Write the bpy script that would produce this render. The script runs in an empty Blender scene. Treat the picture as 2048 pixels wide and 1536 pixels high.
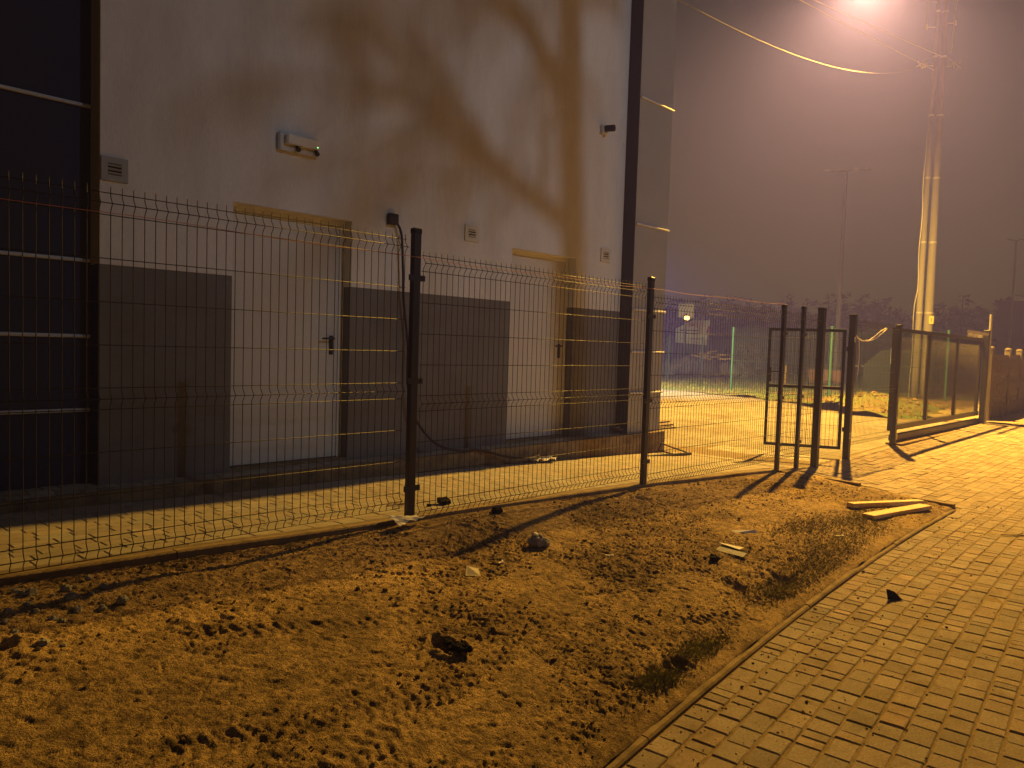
import bpy, math, random
import numpy as np
from mathutils import Vector, Matrix
random.seed(7)
RNG = np.random.default_rng(11)
sc = bpy.context.scene
COL = sc.collection
PI = math.pi

# ------------------------------------------------------------------ helpers
ORG = {}


class MB:
    """Collects shapes in world coordinates; build() links them as ONE mesh object."""

    def __init__(self):
        self.v = []
        self.f = []
        self.c = []
        self.smooth = []
        self.col = (1, 1, 1)
        self.sm = False

    def add(self, vs, fs):
        n = len(self.v)
        self.v.extend([tuple(p) for p in vs])
        self.c.extend([self.col] * len(vs))
        for f in fs:
            self.f.append(tuple(i + n for i in f))
            self.smooth.append(self.sm)

    def box(self, c, s, rz=0.0, rx=0.0, ry=0.0, taper=1.0):
        hx, hy, hz = s[0] / 2, s[1] / 2, s[2] / 2
        vs = []
        R = Matrix.Rotation(rz, 3, 'Z') @ Matrix.Rotation(ry, 3, 'Y') @ Matrix.Rotation(rx, 3, 'X')
        for z in (-1, 1):
            t = 1.0 if z < 0 else taper
            for x, y in ((-1, -1), (1, -1), (1, 1), (-1, 1)):
                p = R @ Vector((x * hx * t, y * hy * t, z * hz))
                vs.append((p.x + c[0], p.y + c[1], p.z + c[2]))
        self.add(vs, [(3, 2, 1, 0), (4, 5, 6, 7), (0, 1, 5, 4), (1, 2, 6, 5), (2, 3, 7, 6), (3, 0, 4, 7)])

    def bb(self, lo, hi):
        self.box([(a + b) / 2 for a, b in zip(lo, hi)], [b - a for a, b in zip(lo, hi)])

    def cbox(self, c, s, b, rz=0.0):
        """box with chamfered vertical and top edges"""
        hx, hy, hz = s[0] / 2, s[1] / 2, s[2] / 2
        ring = lambda ix, iy, cc, z: [(-ix + cc, -iy, z), (ix - cc, -iy, z), (ix, -iy + cc, z), (ix, iy - cc, z),
                                      (ix - cc, iy, z), (-ix + cc, iy, z), (-ix, iy - cc, z), (-ix, -iy + cc, z)]
        vs = ring(hx, hy, b, -hz) + ring(hx, hy, b, hz - b) + ring(hx - b, hy - b, b * .6, hz)
        co, si = math.cos(rz), math.sin(rz)
        vs = [(c[0] + x * co - y * si, c[1] + x * si + y * co, c[2] + z) for x, y, z in vs]
        fs = []
        for k in (0, 8):
            for i in range(8):
                j = (i + 1) % 8
                fs.append((k + i, k + j, k + 8 + j, k + 8 + i))
        fs.append(tuple(range(16, 24)))
        fs.append(tuple(range(7, -1, -1)))
        self.add(vs, fs)

    def tube(self, pts, rad, n=6, cap=True):
        pts = [Vector(p) for p in pts]
        m = len(pts)
        if not hasattr(rad, '__len__'):
            rad = [rad] * m
        t0 = (pts[1] - pts[0]).normalized()
        up = Vector((0, 0, 1)) if abs(t0.z) < .9 else Vector((1, 0, 0))
        nrm = t0.cross(up).normalized()
        vs = []
        for i, p in enumerate(pts):
            if i == 0:
                t = pts[1] - pts[0]
            elif i == m - 1:
                t = pts[-1] - pts[-2]
            else:
                t = (pts[i + 1] - p).normalized() + (p - pts[i - 1]).normalized()
            t = t.normalized() if t.length > 1e-9 else t0
            nrm = (nrm - t * nrm.dot(t))
            nrm = nrm.normalized() if nrm.length > 1e-6 else t.orthogonal().normalized()
            b = t.cross(nrm)
            for k in range(n):
                a = 2 * PI * k / n
                q = p + (nrm * math.cos(a) + b * math.sin(a)) * rad[i]
                vs.append((q.x, q.y, q.z))
        fs = []
        for i in range(m - 1):
            for k in range(n):
                j = (k + 1) % n
                fs.append((i * n + k, i * n + j, (i + 1) * n + j, (i + 1) * n + k))
        if cap:
            fs.append(tuple(range(n - 1, -1, -1)))
            fs.append(tuple(range((m - 1) * n, m * n)))
        self.add(vs, fs)

    def blob(self, c, r, squash=1.0, jit=.25, seed=None, seg=7, rings=5):
        rr = random.Random(seed if seed is not None else random.random())
        vs = [(c[0], c[1], c[2] - r * squash)]
        for i in range(1, rings):
            a = PI * i / rings
            for k in range(seg):
                b = 2 * PI * k / seg
                q = r * (1 + rr.uniform(-jit, jit))
                vs.append((c[0] + q * math.sin(a) * math.cos(b), c[1] + q * math.sin(a) * math.sin(b),
                           c[2] - q * squash * math.cos(a)))
        vs.append((c[0], c[1], c[2] + r * squash))
        fs = []
        for k in range(seg):
            fs.append((0, 1 + (k + 1) % seg, 1 + k))
            fs.append((len(vs) - 1, 1 + (rings - 2) * seg + k, 1 + (rings - 2) * seg + (k + 1) % seg))
        for i in range(rings - 2):
            for k in range(seg):
                j = (k + 1) % seg
                fs.append((1 + i * seg + k, 1 + i * seg + j, 1 + (i + 1) * seg + j, 1 + (i + 1) * seg + k))
        self.add(vs, fs)

    def build(self, name, mat, parent=None, origin=None):
        o = (0.0, 0.0, 0.0)
        if parent is not None:
            o = ORG[parent.name]
        elif origin is not None:
            o = tuple(origin)
        me = bpy.data.meshes.new(name)
        vv = np.array(self.v, dtype=np.float64).reshape(-1, 3) - np.array(o)
        me.from_pydata(vv.tolist(), [], self.f)
        if len(set(self.c)) > 1:
            at = me.color_attributes.new('Tone', 'FLOAT_COLOR', 'POINT')
            cc = np.ones((len(self.v), 4), dtype=np.float32)
            cc[:, :3] = np.array(self.c)
            at.data.foreach_set('color', cc.ravel())
        me.polygons.foreach_set('use_smooth', self.smooth)
        me.validate()
        me.update()
        ob = bpy.data.objects.new(name, me)
        COL.objects.link(ob)
        if mat:
            me.materials.append(mat)
        if parent is not None:
            ob.parent = parent
        else:
            ob.location = o
        ORG[ob.name] = o
        return ob


def tag(o, label=None, cat=None, group=None, kind=None):
    if label:
        o['label'] = label
    if cat:
        o['category'] = cat
    if group:
        o['group'] = group
    if kind:
        o['kind'] = kind
    return o


def thing(name, loc, label, cat, group=None):
    o = bpy.data.objects.new(name, None)
    o.empty_display_size = .2
    COL.objects.link(o)
    o.location = loc
    ORG[o.name] = tuple(loc)
    return tag(o, label, cat, group)


def struct(o):
    o['kind'] = 'structure'
    return o


def copy_thing(src, loc, label=None):
    r = src.copy()
    COL.objects.link(r)
    r.location = loc
    if label:
        r['label'] = label
    ORG[r.name] = tuple(loc)
    for ch in list(src.children):
        c = ch.copy()
        COL.objects.link(c)
        c.parent = r
        for g in list(ch.children):
            d = g.copy()
            COL.objects.link(d)
            d.parent = c
    return r


# ------------------------------------------------------------------ materials
def lin(c):
    return tuple((x / 12.92 if x <= .04045 else ((x + .055) / 1.055) ** 2.4) for x in c)


def material(name, base, rough=.8, metal=0.0, var=0.25, scale=6.0, bump=0.0, bscale=60.0, tone=False, dark=None,
             dscale=1.2, dlo=.45, dhi=.65, spec=.3, stretch=(1, 1, 1), bdist=.01):
    m = bpy.data.materials.new(name)
    m.use_nodes = True
    nt = m.node_tree
    N = nt.nodes
    L = nt.links
    b = N['Principled BSDF']
    b.inputs['Roughness'].default_value = rough
    b.inputs['Metallic'].default_value = metal
    b.inputs['Specular IOR Level'].default_value = spec
    tc = N.new('ShaderNodeTexCoord')
    mp = N.new('ShaderNodeMapping')
    mp.inputs['Scale'].default_value = stretch
    geo = N.new('ShaderNodeNewGeometry')
    L.new(geo.outputs['Position'], mp.inputs['Vector'])
    no = N.new('ShaderNodeTexNoise')
    no.inputs['Scale'].default_value = scale
    no.inputs['Detail'].default_value = 6
    no.inputs['Roughness'].default_value = .65
    L.new(mp.outputs['Vector'], no.inputs['Vector'])
    rmp = N.new('ShaderNodeMapRange')
    rmp.inputs['From Min'].default_value = .25
    rmp.inputs['From Max'].default_value = .75
    rmp.inputs['To Min'].default_value = 1 - var
    rmp.inputs['To Max'].default_value = 1 + var
    L.new(no.outputs['Fac'], rmp.inputs['Value'])
    mul = N.new('ShaderNodeVectorMath')
    mul.operation = 'SCALE'
    mul.inputs[0].default_value = base
    L.new(rmp.outputs['Result'], mul.inputs['Scale'])
    out = mul.outputs['Vector']
    if tone:
        at = N.new('ShaderNodeAttribute')
        at.attribute_name = 'Tone'
        mm = N.new('ShaderNodeVectorMath')
        mm.operation = 'MULTIPLY'
        L.new(out, mm.inputs[0])
        L.new(at.outputs['Color'], mm.inputs[1])
        out = mm.outputs['Vector']
    if dark:
        n2 = N.new('ShaderNodeTexNoise')
        n2.inputs['Scale'].default_value = dscale
        n2.inputs['Detail'].default_value = 8
        n2.inputs['Roughness'].default_value = .7
        L.new(mp.outputs['Vector'], n2.inputs['Vector'])
        r2 = N.new('ShaderNodeMapRange')
        r2.inputs['From Min'].default_value = dlo
        r2.inputs['From Max'].default_value = dhi
        L.new(n2.outputs['Fac'], r2.inputs['Value'])
        mx = N.new('ShaderNodeMix')
        mx.data_type = 'RGBA'
        L.new(r2.outputs['Result'], mx.inputs['Factor'])
        L.new(out, mx.inputs['A'])
        mx.inputs['B'].default_value = (*dark, 1)
        out = mx.outputs['Result']
    L.new(out, b.inputs['Base Color'])
    if bump > 0:
        n3 = N.new('ShaderNodeTexNoise')
        n3.inputs['Scale'].default_value = bscale
        n3.inputs['Detail'].default_value = 5
        n3.inputs['Roughness'].default_value = .6
        L.new(mp.outputs['Vector'], n3.inputs['Vector'])
        bp = N.new('ShaderNodeBump')
        bp.inputs['Strength'].default_value = bump
        bp.inputs['Distance'].default_value = bdist
        L.new(n3.outputs['Fac'], bp.inputs['Height'])
        L.new(bp.outputs['Normal'], b.inputs['Normal'])
    return m


def emissive(name, colr, strength):
    m = bpy.data.materials.new(name)
    m.use_nodes = True
    nt = m.node_tree
    b = nt.nodes['Principled BSDF']
    b.inputs['Base Color'].default_value = (*colr, 1)
    b.inputs['Emission Color'].default_value = (*colr, 1)
    b.inputs['Emission Strength'].default_value = strength
    return m


M = {}
M['stucco'] = material('white_render', (.70, .69, .68), .9, var=.09, scale=120, bump=.5, bscale=150, bdist=.006,
                       dark=(.52, .50, .47), dscale=2.2, dlo=.46, dhi=.85, stretch=(1, 1, .22))
M['strip'] = material('ochre_glow_reveal', (.50, .36, .14), .9, var=.12, scale=3, bump=.2, bscale=250, bdist=.004)  # yellow lamp glow on the corner return is put into this colour
M['plinth'] = material('grey_plinth_render', (.165, .16, .16), .9, var=.14, scale=90, bump=.6, bscale=150, bdist=.006,
                       dark=(.12, .105, .09), dscale=1.1, dlo=.45, dhi=.8)
M['cladding'] = material('dark_cladding', (.032, .033, .058), .85, var=.08, scale=2, bump=.3, bscale=200, bdist=.004)
M['pilaster'] = material('grey_cladding', (.33, .32, .31), .85, var=.06, scale=2, bump=.3, bscale=220, bdist=.004)
M['white_trim'] = material('white_trim', (.55, .55, .56), .5, var=.05)
M['door'] = material('white_door_paint', (.60, .58, .55), .45, var=.03, scale=2, dark=(.48, .45, .41), dscale=1.6, dlo=.55, dhi=.9)
M['doorframe'] = material('white_frame_paint', (.74, .74, .73), .5, var=.03)
M['black_plastic'] = material('black_plastic', (.02, .02, .022), .45, var=.1)
M['vent'] = material('grey_vent_plastic', (.33, .33, .32), .6, var=.06)
M['vent_cream'] = material('cream_vent_plastic', (.62, .58, .48), .6, var=.06)
M['vent_dark'] = material('vent_shade_black', (.01, .01, .01), .9, var=.1)  # painted shade in the vents, plain black on other parts
M['lamp_body'] = material('pale_lamp_plastic', (.72, .69, .62), .5, var=.04)
M['cable'] = material('dark_cable', (.035, .022, .018), .6, var=.1)
M['fence'] = material('anthracite_coating', (.028, .028, .031), .42, var=.15, scale=20, spec=.5)
M['wire'] = material('anthracite_wire', (.030, .026, .024), .55, metal=.0, var=.1, scale=20, spec=.45)
M['post_light'] = material('galvanised_tube', (.42, .42, .42), .45, metal=.4, var=.12)
M['green_post'] = material('green_coating', (.035, .13, .12), .5, var=.1)
M['chain'] = material('green_wire', (.05, .10, .08), .5, var=.1)
M['concrete'] = material('pole_concrete', (.19, .187, .187), .9, var=.22, scale=2, bump=.4, bscale=60, stretch=(1, 1, .25))
M['concrete_fence'] = material('fence_concrete', (.105, .09, .07), .95, var=.25, scale=5, bump=.8, bscale=30, bdist=.02)
M['kerb'] = material('kerb_concrete', (.25, .185, .10), .95, var=.18, scale=10, bump=.6, bscale=140, bdist=.006,
                     dark=(.12, .085, .045), dscale=7, dlo=.44, dhi=.66)
M['paver'] = material('paver_concrete', (.30, .24, .185), .9, var=.38, scale=95, bump=.9, bscale=240, bdist=.006, tone=True,
                      dark=(.16, .115, .06), dscale=4.5, dlo=.48, dhi=.78)
M['yard_paver'] = material('yard_paver_concrete', (.29, .26, .215), .9, var=.22, scale=18, bump=.5, bscale=260, bdist=.004, tone=True,
                           dark=(.21, .165, .105), dscale=1.6, dlo=.5, dhi=.85)
M['far_paver'] = material('far_paver_concrete', (.20, .185, .16), .9, var=.25, scale=8, bump=.5, bscale=120, bdist=.006, tone=True,
                          dark=(.12, .095, .06), dscale=.8, dlo=.45, dhi=.75)
M['yard_joint'] = material('yard_joint_sand', (.17, .13, .08), 1.0, var=.3, scale=30, bump=.6, bscale=200, bdist=.005)
M['joint'] = material('joint_sand', (.235, .17, .085), 1.0, var=.4, scale=30, bump=.8, bscale=200, bdist=.006)
M['ground'] = material('bare_ground', (.15, .115, .07), 1.0, var=.3, scale=3, bump=.6, bscale=30, bdist=.03)
M['asphalt'] = material('asphalt', (.05, .05, .052), .9, var=.2, scale=20, bump=.4, bscale=150)
M['sand'] = material('sandy_verge', (.30, .25, .15), 1.0, var=.25, scale=4, bump=.8, bscale=18, bdist=.05)
M['grass'] = material('short_grass', (.11, .155, .05), 1.0, var=.5, scale=2.6, bump=1.0, bscale=22, bdist=.06,
                      dark=(.19, .135, .07), dscale=.55, dlo=.44, dhi=.60)
M['blade'] = material('grass_blades', (.19, .205, .07), .8, var=.4, scale=3, tone=True)
M['rock'] = material('grey_rubble', (.30, .29, .27), .95, var=.3, scale=20, bump=.7, bscale=80)
M['clod'] = material('soil_clod', (.16, .11, .055), 1.0, var=.35, scale=40, bump=.8, bscale=200, tone=True)
M['paper'] = material('pale_paper', (.72, .70, .62), .8, var=.08, scale=12)
M['card'] = material('cream_card', (.66, .60, .44), .85, var=.08)
M['wood'] = material('fresh_timber', (.62, .46, .25), .7, var=.22, scale=9, stretch=(.6, 6, 6), bump=.2, bscale=60)
M['wood_dark'] = material('weathered_timber', (.16, .12, .08), .8, var=.25, scale=8)
M['bark'] = material('bark', (.10, .075, .055), .95, var=.35, scale=8, bump=.8, bscale=40)
M['leaf'] = material('needle_mass', (.035, .04, .022), .9, var=.4, scale=2)
M['orange'] = material('orange_plastic', (.36, .19, .13), .6, var=.1)
M['yellow'] = material('yellow_paint', (.7, .45, .05), .6, var=.1)
M['bin_green'] = material('green_bin_plastic', (.022, .038, .03), .55, var=.15)
M['tarp'] = material('dark_tarpaulin', (.17, .17, .185), .5, var=.4, scale=5, bump=.9, bscale=8, bdist=.1)
M['banner'] = material('white_board', (.78, .81, .86), .6, var=.06)
M['banner_blue'] = material('blue_print', (.10, .16, .34), .6, var=.05)
M['banner_red'] = material('red_print', (.45, .09, .09), .6, var=.05)
M['dull_cable'] = material('dull_cable', (.20, .17, .16), .7, var=.1)
M['string'] = material('orange_string', (.60, .22, .14), .7, var=.05)
M['rope'] = material('pale_wire', (.72, .66, .55), .6, var=.08)
M['dark_wall'] = material('far_dark_wall', (.05, .045, .045), .9, var=.2)
M['roof'] = material('far_roof', (.05, .05, .045), .8, var=.2)
M['hubcap'] = material('sticker_mark', (.06, .06, .06), .7, var=.1)
M['sticker'] = material('pale_sticker', (.55, .52, .45), .7, var=.1)
M['label_yellow'] = material('yellow_label', (.75, .6, .18), .6, var=.05)
M['lamp_on'] = emissive('sodium_bulb', (1.0, .55, .18), 60)
M['lamp_white'] = emissive('white_led', (.9, .95, 1.0), 30)
M['led'] = emissive('green_led', (.2, 1.0, .3), 6)
M['farlamp'] = emissive('far_sodium', (1.0, .58, .10), 14)

# ------------------------------------------------------------------ noise
_T = RNG.random((9, 128, 128))


def vnoise(x, y, k=0):
    t = _T[k % 9]
    xi = np.floor(x).astype(int)
    yi = np.floor(y).astype(int)
    fx = x - xi
    fy = y - yi
    fx = fx * fx * (3 - 2 * fx)
    fy = fy * fy * (3 - 2 * fy)
    a = t[xi % 128, yi % 128]
    b = t[(xi + 1) % 128, yi % 128]
    c = t[xi % 128, (yi + 1) % 128]
    d = t[(xi + 1) % 128, (yi + 1) % 128]
    return (a * (1 - fx) + b * fx) * (1 - fy) + (c * (1 - fx) + d * fx) * fy - .5


# ------------------------------------------------------------------ levels of the place
FY = 3.77          # fence line
WY = 5.729         # main wall plane
PYF = 5.543        # pilaster front
BLY = 5.92         # recessed dark block plane


def zf(X):         # level along the fence
    return float(np.interp(X, [-3, .8, 1.4, 2.2, 2.9, 3.8, 5.6, 7.7, 8.35, 8.9, 9.4, 10.5, 12.4, 18, 22, 40],
                           [.5, .44, .424, .394, .374, .36, .30, .205, .17, .11, .09, .10, .14, .19, .24, .3]))


def zp(X):         # level of the public pavement
    return float(np.interp(X, [-5, 8.5, 12, 18, 25, 60], [0, 0, .03, .12, .2, .35]))


def kerbY(X):
    return 1.93 - (X - 9) ** 2 / 110.0


def zy(X, Y):      # yard level
    w = max(0, min(1, (Y - 3.8) / 8))
    a = zf(X)
    return a * (1 - w) + .1 * w


def zapron(X, Y):
    t = max(0, min(1, (Y - 1.9) / (FY - 1.9)))
    return zp(X) * (1 - t) + zf(X) * t


# ------------------------------------------------------------------ camera
R_ = Vector((0.69688487, -0.71649266, 0.0314602))
U_ = Vector((0.0147507, 0.05817649, 0.99819733))
F_ = Vector((0.71703131, 0.69516455, -0.05111108))
cam = bpy.data.cameras.new('camera')
cob = bpy.data.objects.new('camera', cam)
COL.objects.link(cob)
cam.sensor_width = 36
cam.lens = 36 * 1492.7 / 2048
cam.clip_start = .05
cam.clip_end = 900
cob.matrix_world = Matrix(((R_.x, U_.x, -F_.x, 0), (R_.y, U_.y, -F_.y, 0), (R_.z, U_.z, -F_.z, 1.5), (0, 0, 0, 1)))
sc.camera = cob

# ------------------------------------------------------------------ ground sheets
m = MB()
m.add([(-300, -300, -.09), (500, -300, -.09), (500, 500, -.09), (-300, 500, -.09)], [(0, 1, 2, 3)])
struct(m.build('ground', M['ground']))
m = MB()
m.add([(-80, -9, -.05), (90, -9, -.05), (90, -1.35, -.05), (-80, -1.35, -.05)], [(0, 1, 2, 3)])
struct(m.build('road', M['asphalt']))


def sheet(name, xs, ys, zfun, mat):
    mb = MB()
    nx, ny = len(xs), len(ys)
    vs = [(x, y, zfun(x, y)) for x in xs for y in ys]
    fs = [(i * ny + j, (i + 1) * ny + j, (i + 1) * ny + j + 1, i * ny + j + 1) for i in range(nx - 1) for j in range(ny - 1)]
    mb.sm = True
    mb.add(vs, fs)
    return mb.build(name, mat)


# bedding sheets under the pavers
def zbed(x, y):
    return zapron(x, y) - .006


struct(sheet('pavement_bed', np.linspace(-4, 60, 120), [-1.35, 0, .5, 1, 1.5, 1.9], lambda x, y: zp(x) - .005, M['joint']))
struct(sheet('apron_bed', np.linspace(8.3, 18.6, 60), np.linspace(1.9, 3.9, 12), zbed, M['joint']))


def bank(x, y):
    g = lambda cx, cy, sx, sy, h: h * math.exp(-((x - cx) / sx) ** 2 - ((y - cy) / sy) ** 2)
    return g(19.6, 6.4, 2.2, 1.3, .42) + g(22.5, 7.6, 2.5, 1.6, .22) + g(25, 10.5, 3, 2, .10)


def zgrass(x, y):
    b = .10 + bank(x, y)
    if b > .13:
        b += .10 * float(vnoise(np.array(x * 1.7), np.array(y * 1.7), 2)) + .08 * float(vnoise(np.array(x * 4.1), np.array(y * 4.1), 3))
    if y < 4.6:
        b = max(b, zf(x) - .02)
    return b


YB = ([3.8, 5, 6.6, 9.3, 11.5, 15, 20], [17.9, 17.4, 18.0, 21, 22.3, 23.3, 25])


def ybound(y):
    return float(np.interp(y, *YB))


struct(sheet('yard_bed', np.concatenate([np.arange(-4, 9, .5), np.arange(9, 28, 1.0)]),
             np.concatenate([np.arange(3.8, 6, .3), np.arange(6, 24, 1.2)]), lambda x, y: zy(x, y) - .004, M['yard_joint']))
xs = np.concatenate([np.arange(16.5, 30, .22), np.arange(30, 60, 1.5), np.arange(60, 260, 20)])
ys = np.concatenate([np.arange(3.95, 16, .22), np.arange(16, 40, 1.2), np.arange(40, 300, 20)])
mb = MB()
mb.sm = True
nx, ny = len(xs), len(ys)
vs = [(x, y, zgrass(x, y)) for x in xs for y in ys]
fs = []
for i in range(nx - 1):
    for j in range(ny - 1):
        if xs[i] > ybound(ys[j]) - .15 + .5 * float(vnoise(np.array(xs[i]), np.array(ys[j] * 1.3), 1)):
            fs.append((i * ny + j, (i + 1) * ny + j, (i + 1) * ny + j + 1, i * ny + j + 1))
mb.add(vs, fs)
struct(mb.build('grass_field', M['grass']))
struct(sheet('sandy_verge', np.arange(18.3, 60, .4), np.arange(2.0, 5.2, .16),
             lambda x, y: zapron(x, min(y, FY)) + .03 + .10 * float(vnoise(np.array(x * 1.1), np.array(y * 1.6), 4)) +
             .05 * float(vnoise(np.array(x * 3.1), np.array(y * 3.6), 5)), M['sand']))


# ------------------------------------------------------------------ pavers, each a real stone
def pavers(name, rows, mat, surf, bev=True, tone=.12, gap=.006, jit=.003, gapy=None):
    gapy = gap if gapy is None else gapy
    """rows: list of (list of (cx, cy, lx, ly, rz))"""
    mb = MB()
    for (cx, cy, lx, ly, rz) in rows:
        t = 1 + RNG.normal(0, tone)
        w = RNG.normal(0, .03)
        mb.col = (t * (1 + w), t, t * (1 - w))
        z = surf(cx, cy) + RNG.normal(0, jit * .5)
        hx, hy = (lx - gap) / 2, (ly - gapy * RNG.uniform(.6, 1.4)) / 2
        tx, ty = RNG.normal(0, jit * 4), RNG.normal(0, jit * 4)
        e = .004 if bev else 0
        co, si = math.cos(rz), math.sin(rz)
        sx_ = (surf(cx + .05, cy) - surf(cx - .05, cy)) / .1
        sy_ = (surf(cx, cy + .05) - surf(cx, cy - .05)) / .1
        vs = []
        lv = [(1, -.03), (1, -e), (0, 0)] if bev else [(1, -.03), (1, 0)]
        for s, dz in lv:
            ix = hx if s else hx - .005
            iy = hy if s else hy - .005
            for qx, qy in ((-ix, -iy), (ix, -iy), (ix, iy), (-ix, iy)):
                wx, wy = qx * co - qy * si, qx * si + qy * co
                vs.append((cx + wx, cy + wy, z + dz + wx * (sx_ + tx) + wy * (sy_ + ty)))
        n = len(lv)
        fs = []
        for k in range(n - 1):
            for i in range(4):
                j = (i + 1) % 4
                fs.append((k * 4 + i, k * 4 + j, k * 4 + 4 + j, k * 4 + 4 + i))
        fs.append(tuple(range((n - 1) * 4, n * 4)))
        mb.add(vs, fs)
    return mb.build(name, mat)


stones = []
far = []
RW = .1075
for r in range(30):
    off = (r + .5) * RW
    x = .6 + RNG.random() * .1
    lens = [.07, .105, .12, .14, .14, .16]
    while x < 26:
        l = lens[RNG.integers(0, 6)]
        cx = x + l / 2
        cy = kerbY(cx) - off - .003
        rz = math.atan(-2 * (cx - 9) / 110)
        if cx < 10:
            stones.append((cx, cy, l, RW, rz))
        else:
            far.append((cx, cy, l, RW, rz))
        x += l
surf_p = lambda x, y: zp(x)
struct(pavers('pavement', stones, M['paver'], surf_p, gap=.005, gapy=.011, tone=.10))
struct(pavers('pavement', far, M['paver'], surf_p, bev=False, gap=.005, gapy=.011, tone=.10))
ap = []
for r in range(18):
    y = 1.95 + r * .105
    x = 8.48 + .12 * (y - 1.95) + RNG.random() * .1
    while x < 18.4:
        l = [.105, .16, .2][RNG.integers(0, 3)]
        if not (x < 9.6 and y < kerbY(x)):
            ap.append((x + l / 2, y, l, .105, 0))
        x += l
struct(pavers('apron_paving', ap, M['paver'], zapron, bev=False))
yd = []
for r in range(14):
    y = 3.92 + r * .118
    x = .0 + RNG.random() * .2
    while x < 10.2:
        l = [.118, .17, .2, .2][RNG.integers(0, 4)]
        if y < 5.42 or x > 8.75:
            yd.append((x + l / 2, y, l, .118, 0))
        x += l
struct(pavers('yard_paving', yd, M['yard_paver'], zy, jit=.0010, gap=.002, tone=.08))
yf = []
for r in range(120):
    y = 3.92 + r * .125
    x = 10.2 if r < 14 else 8.75
    x += RNG.random() * .2
    while x < ybound(y) - .2:
        yf.append((x + .1, y, .2, .125, 0))
        x += .2
struct(pavers('yard_paving', yf, M['far_paver'], zy, bev=False, jit=.001, gap=.004, tone=.08))

# ------------------------------------------------------------------ dirt strip between kerb and fence
xs = np.concatenate([np.arange(-1.2, .3, .03), np.arange(.3, 4.2, .0065), np.arange(4.2, 8.9, .012)])
nt_ = 350
X = xs[:, None] * np.ones((1, nt_))
t = np.linspace(0, 1, nt_)[None, :]
Yk = 1.93 - (X - 9) ** 2 / 110.0 + .030
Y = Yk + t * (3.745 - Yk)
zfv = np.array([zf(x) for x in xs])[:, None]
base = .016 + (zfv - .035 - .016) * (t ** .62) + .010 * np.exp(-(t / .03) ** 2) * vnoise(X * 7, X * 0 + 3.3, 2) * 2
edge = np.clip(np.minimum(t, 1 - t) / .06, 0, 1)
edge2 = np.clip(.35 + t / .10, 0, 1)


def ridge(n):
    return 1 - np.abs(2 * n)


rough = np.clip(.25 * vnoise(X * 9, Y * 11, 7) + (vnoise(X * 1.3 + 3, Y * 1.9, 0) + vnoise(X * 3.1, Y * 3.7, 1) * .7) * 2.0 + .5, 0, 1)
rough = rough * (1 - .75 * np.clip((3.2 - X) / .8, 0, 1) * np.clip((Y - 2.75) / .3, 0, 1) * np.clip((3.66 - Y) / .05, 0, 1))
rough = rough * (1 - .45 * np.clip((X - 4.2) / 1.5, 0, 1))
h = .022 * vnoise(X * 1.6, Y * 2.1, 2) + .007 * vnoise(X * 5.2, Y * 7.0, 3)
h += (.002 + .006 * rough) * vnoise(X * 13, Y * 17, 4)
pit = lambda n, lo, k: -np.clip((n - lo) * k, 0, 1)
ca, sa = math.cos(-.8), math.sin(-.8)
XR, YR = X * ca + Y * sa, -X * sa + Y * ca
h += (.004 + .006 * rough) * pit(vnoise(XR * 11, YR * 34, 1), .20, 9)
h += (.002 + .004 * rough) * pit(vnoise(X * 33, Y * 38, 5), .17, 7)
h += (.004 + .005 * rough) * pit(vnoise(XR * 42, YR * 90, 6), .13, 7)
h += (.003 + .007 * rough) * vnoise(X * 52, Y * 58, 0) + (.002 + .0045 * rough) * vnoise(X * 95, Y * 100, 3)
# spilled loose soil along the fence and round the second post
g = lambda cx, cy, sx, sy, a: a * np.exp(-((X - cx) / sx) ** 2 - ((Y - cy) / sy) ** 2)
h += g(3.3, 3.55, .7, .3, .05) + g(4.3, 3.6, .8, .2, .035) + g(5.7, 3.6, .4, .25, .03) + g(.4, 3.3, .5, .3, .05) + g(8.6, 3.5, .5, .3, .02)
h += g(1.2, 3.45, .5, .12, .03)
# wheel tracks with lug marks
for (x0, y0, x1, y1, w, lug) in [(1.3, 3.0, 3.6, 2.1, .12, .035), (.9, 2.35, 3.9, 1.75, .11, .03), (3.0, 3.3, 5.8, 1.95, .10, .028),
                                 (2.2, 3.3, 2.6, 2.9, .05, .02), (2.7, 3.45, 2.9, 3.1, .05, .02), (4.4, 3.2, 7.5, 2.3, .11, .035),
                                 (3.4, 2.6, 4.6, 1.8, .10, .03), (.6, 1.9, 3.2, 2.4, .11, .033), (5.5, 3.3, 7.0, 2.5, .09, .03)]:
    L_ = math.hypot(x1 - x0, y1 - y0)
    ux, uy = (x1 - x0) / L_, (y1 - y0) / L_
    s = (X - x0) * ux + (Y - y0) * uy
    d = -(X - x0) * uy + (Y - y0) * ux + .10 * np.sin(s * 1.7 + x0)
    inside = np.exp(-(np.clip(np.abs(d) - w * .5, 0, None) / .02) ** 2) * (s > 0) * (s < L_)
    patch = np.clip(vnoise(s * 2.2, d * 3 + x0, 7) * 3 + .6, 0, 1)
    lugs = np.clip(np.sin(2 * PI * (s + np.abs(d) * .6) / lug / 1.6) * 2.2, -1, 1)
    h += inside * patch * (-.006 + .0032 * lugs)
    h += np.exp(-((np.abs(d) - w * .62) / .018) ** 2) * (s > 0) * (s < L_) * patch * .006
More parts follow.
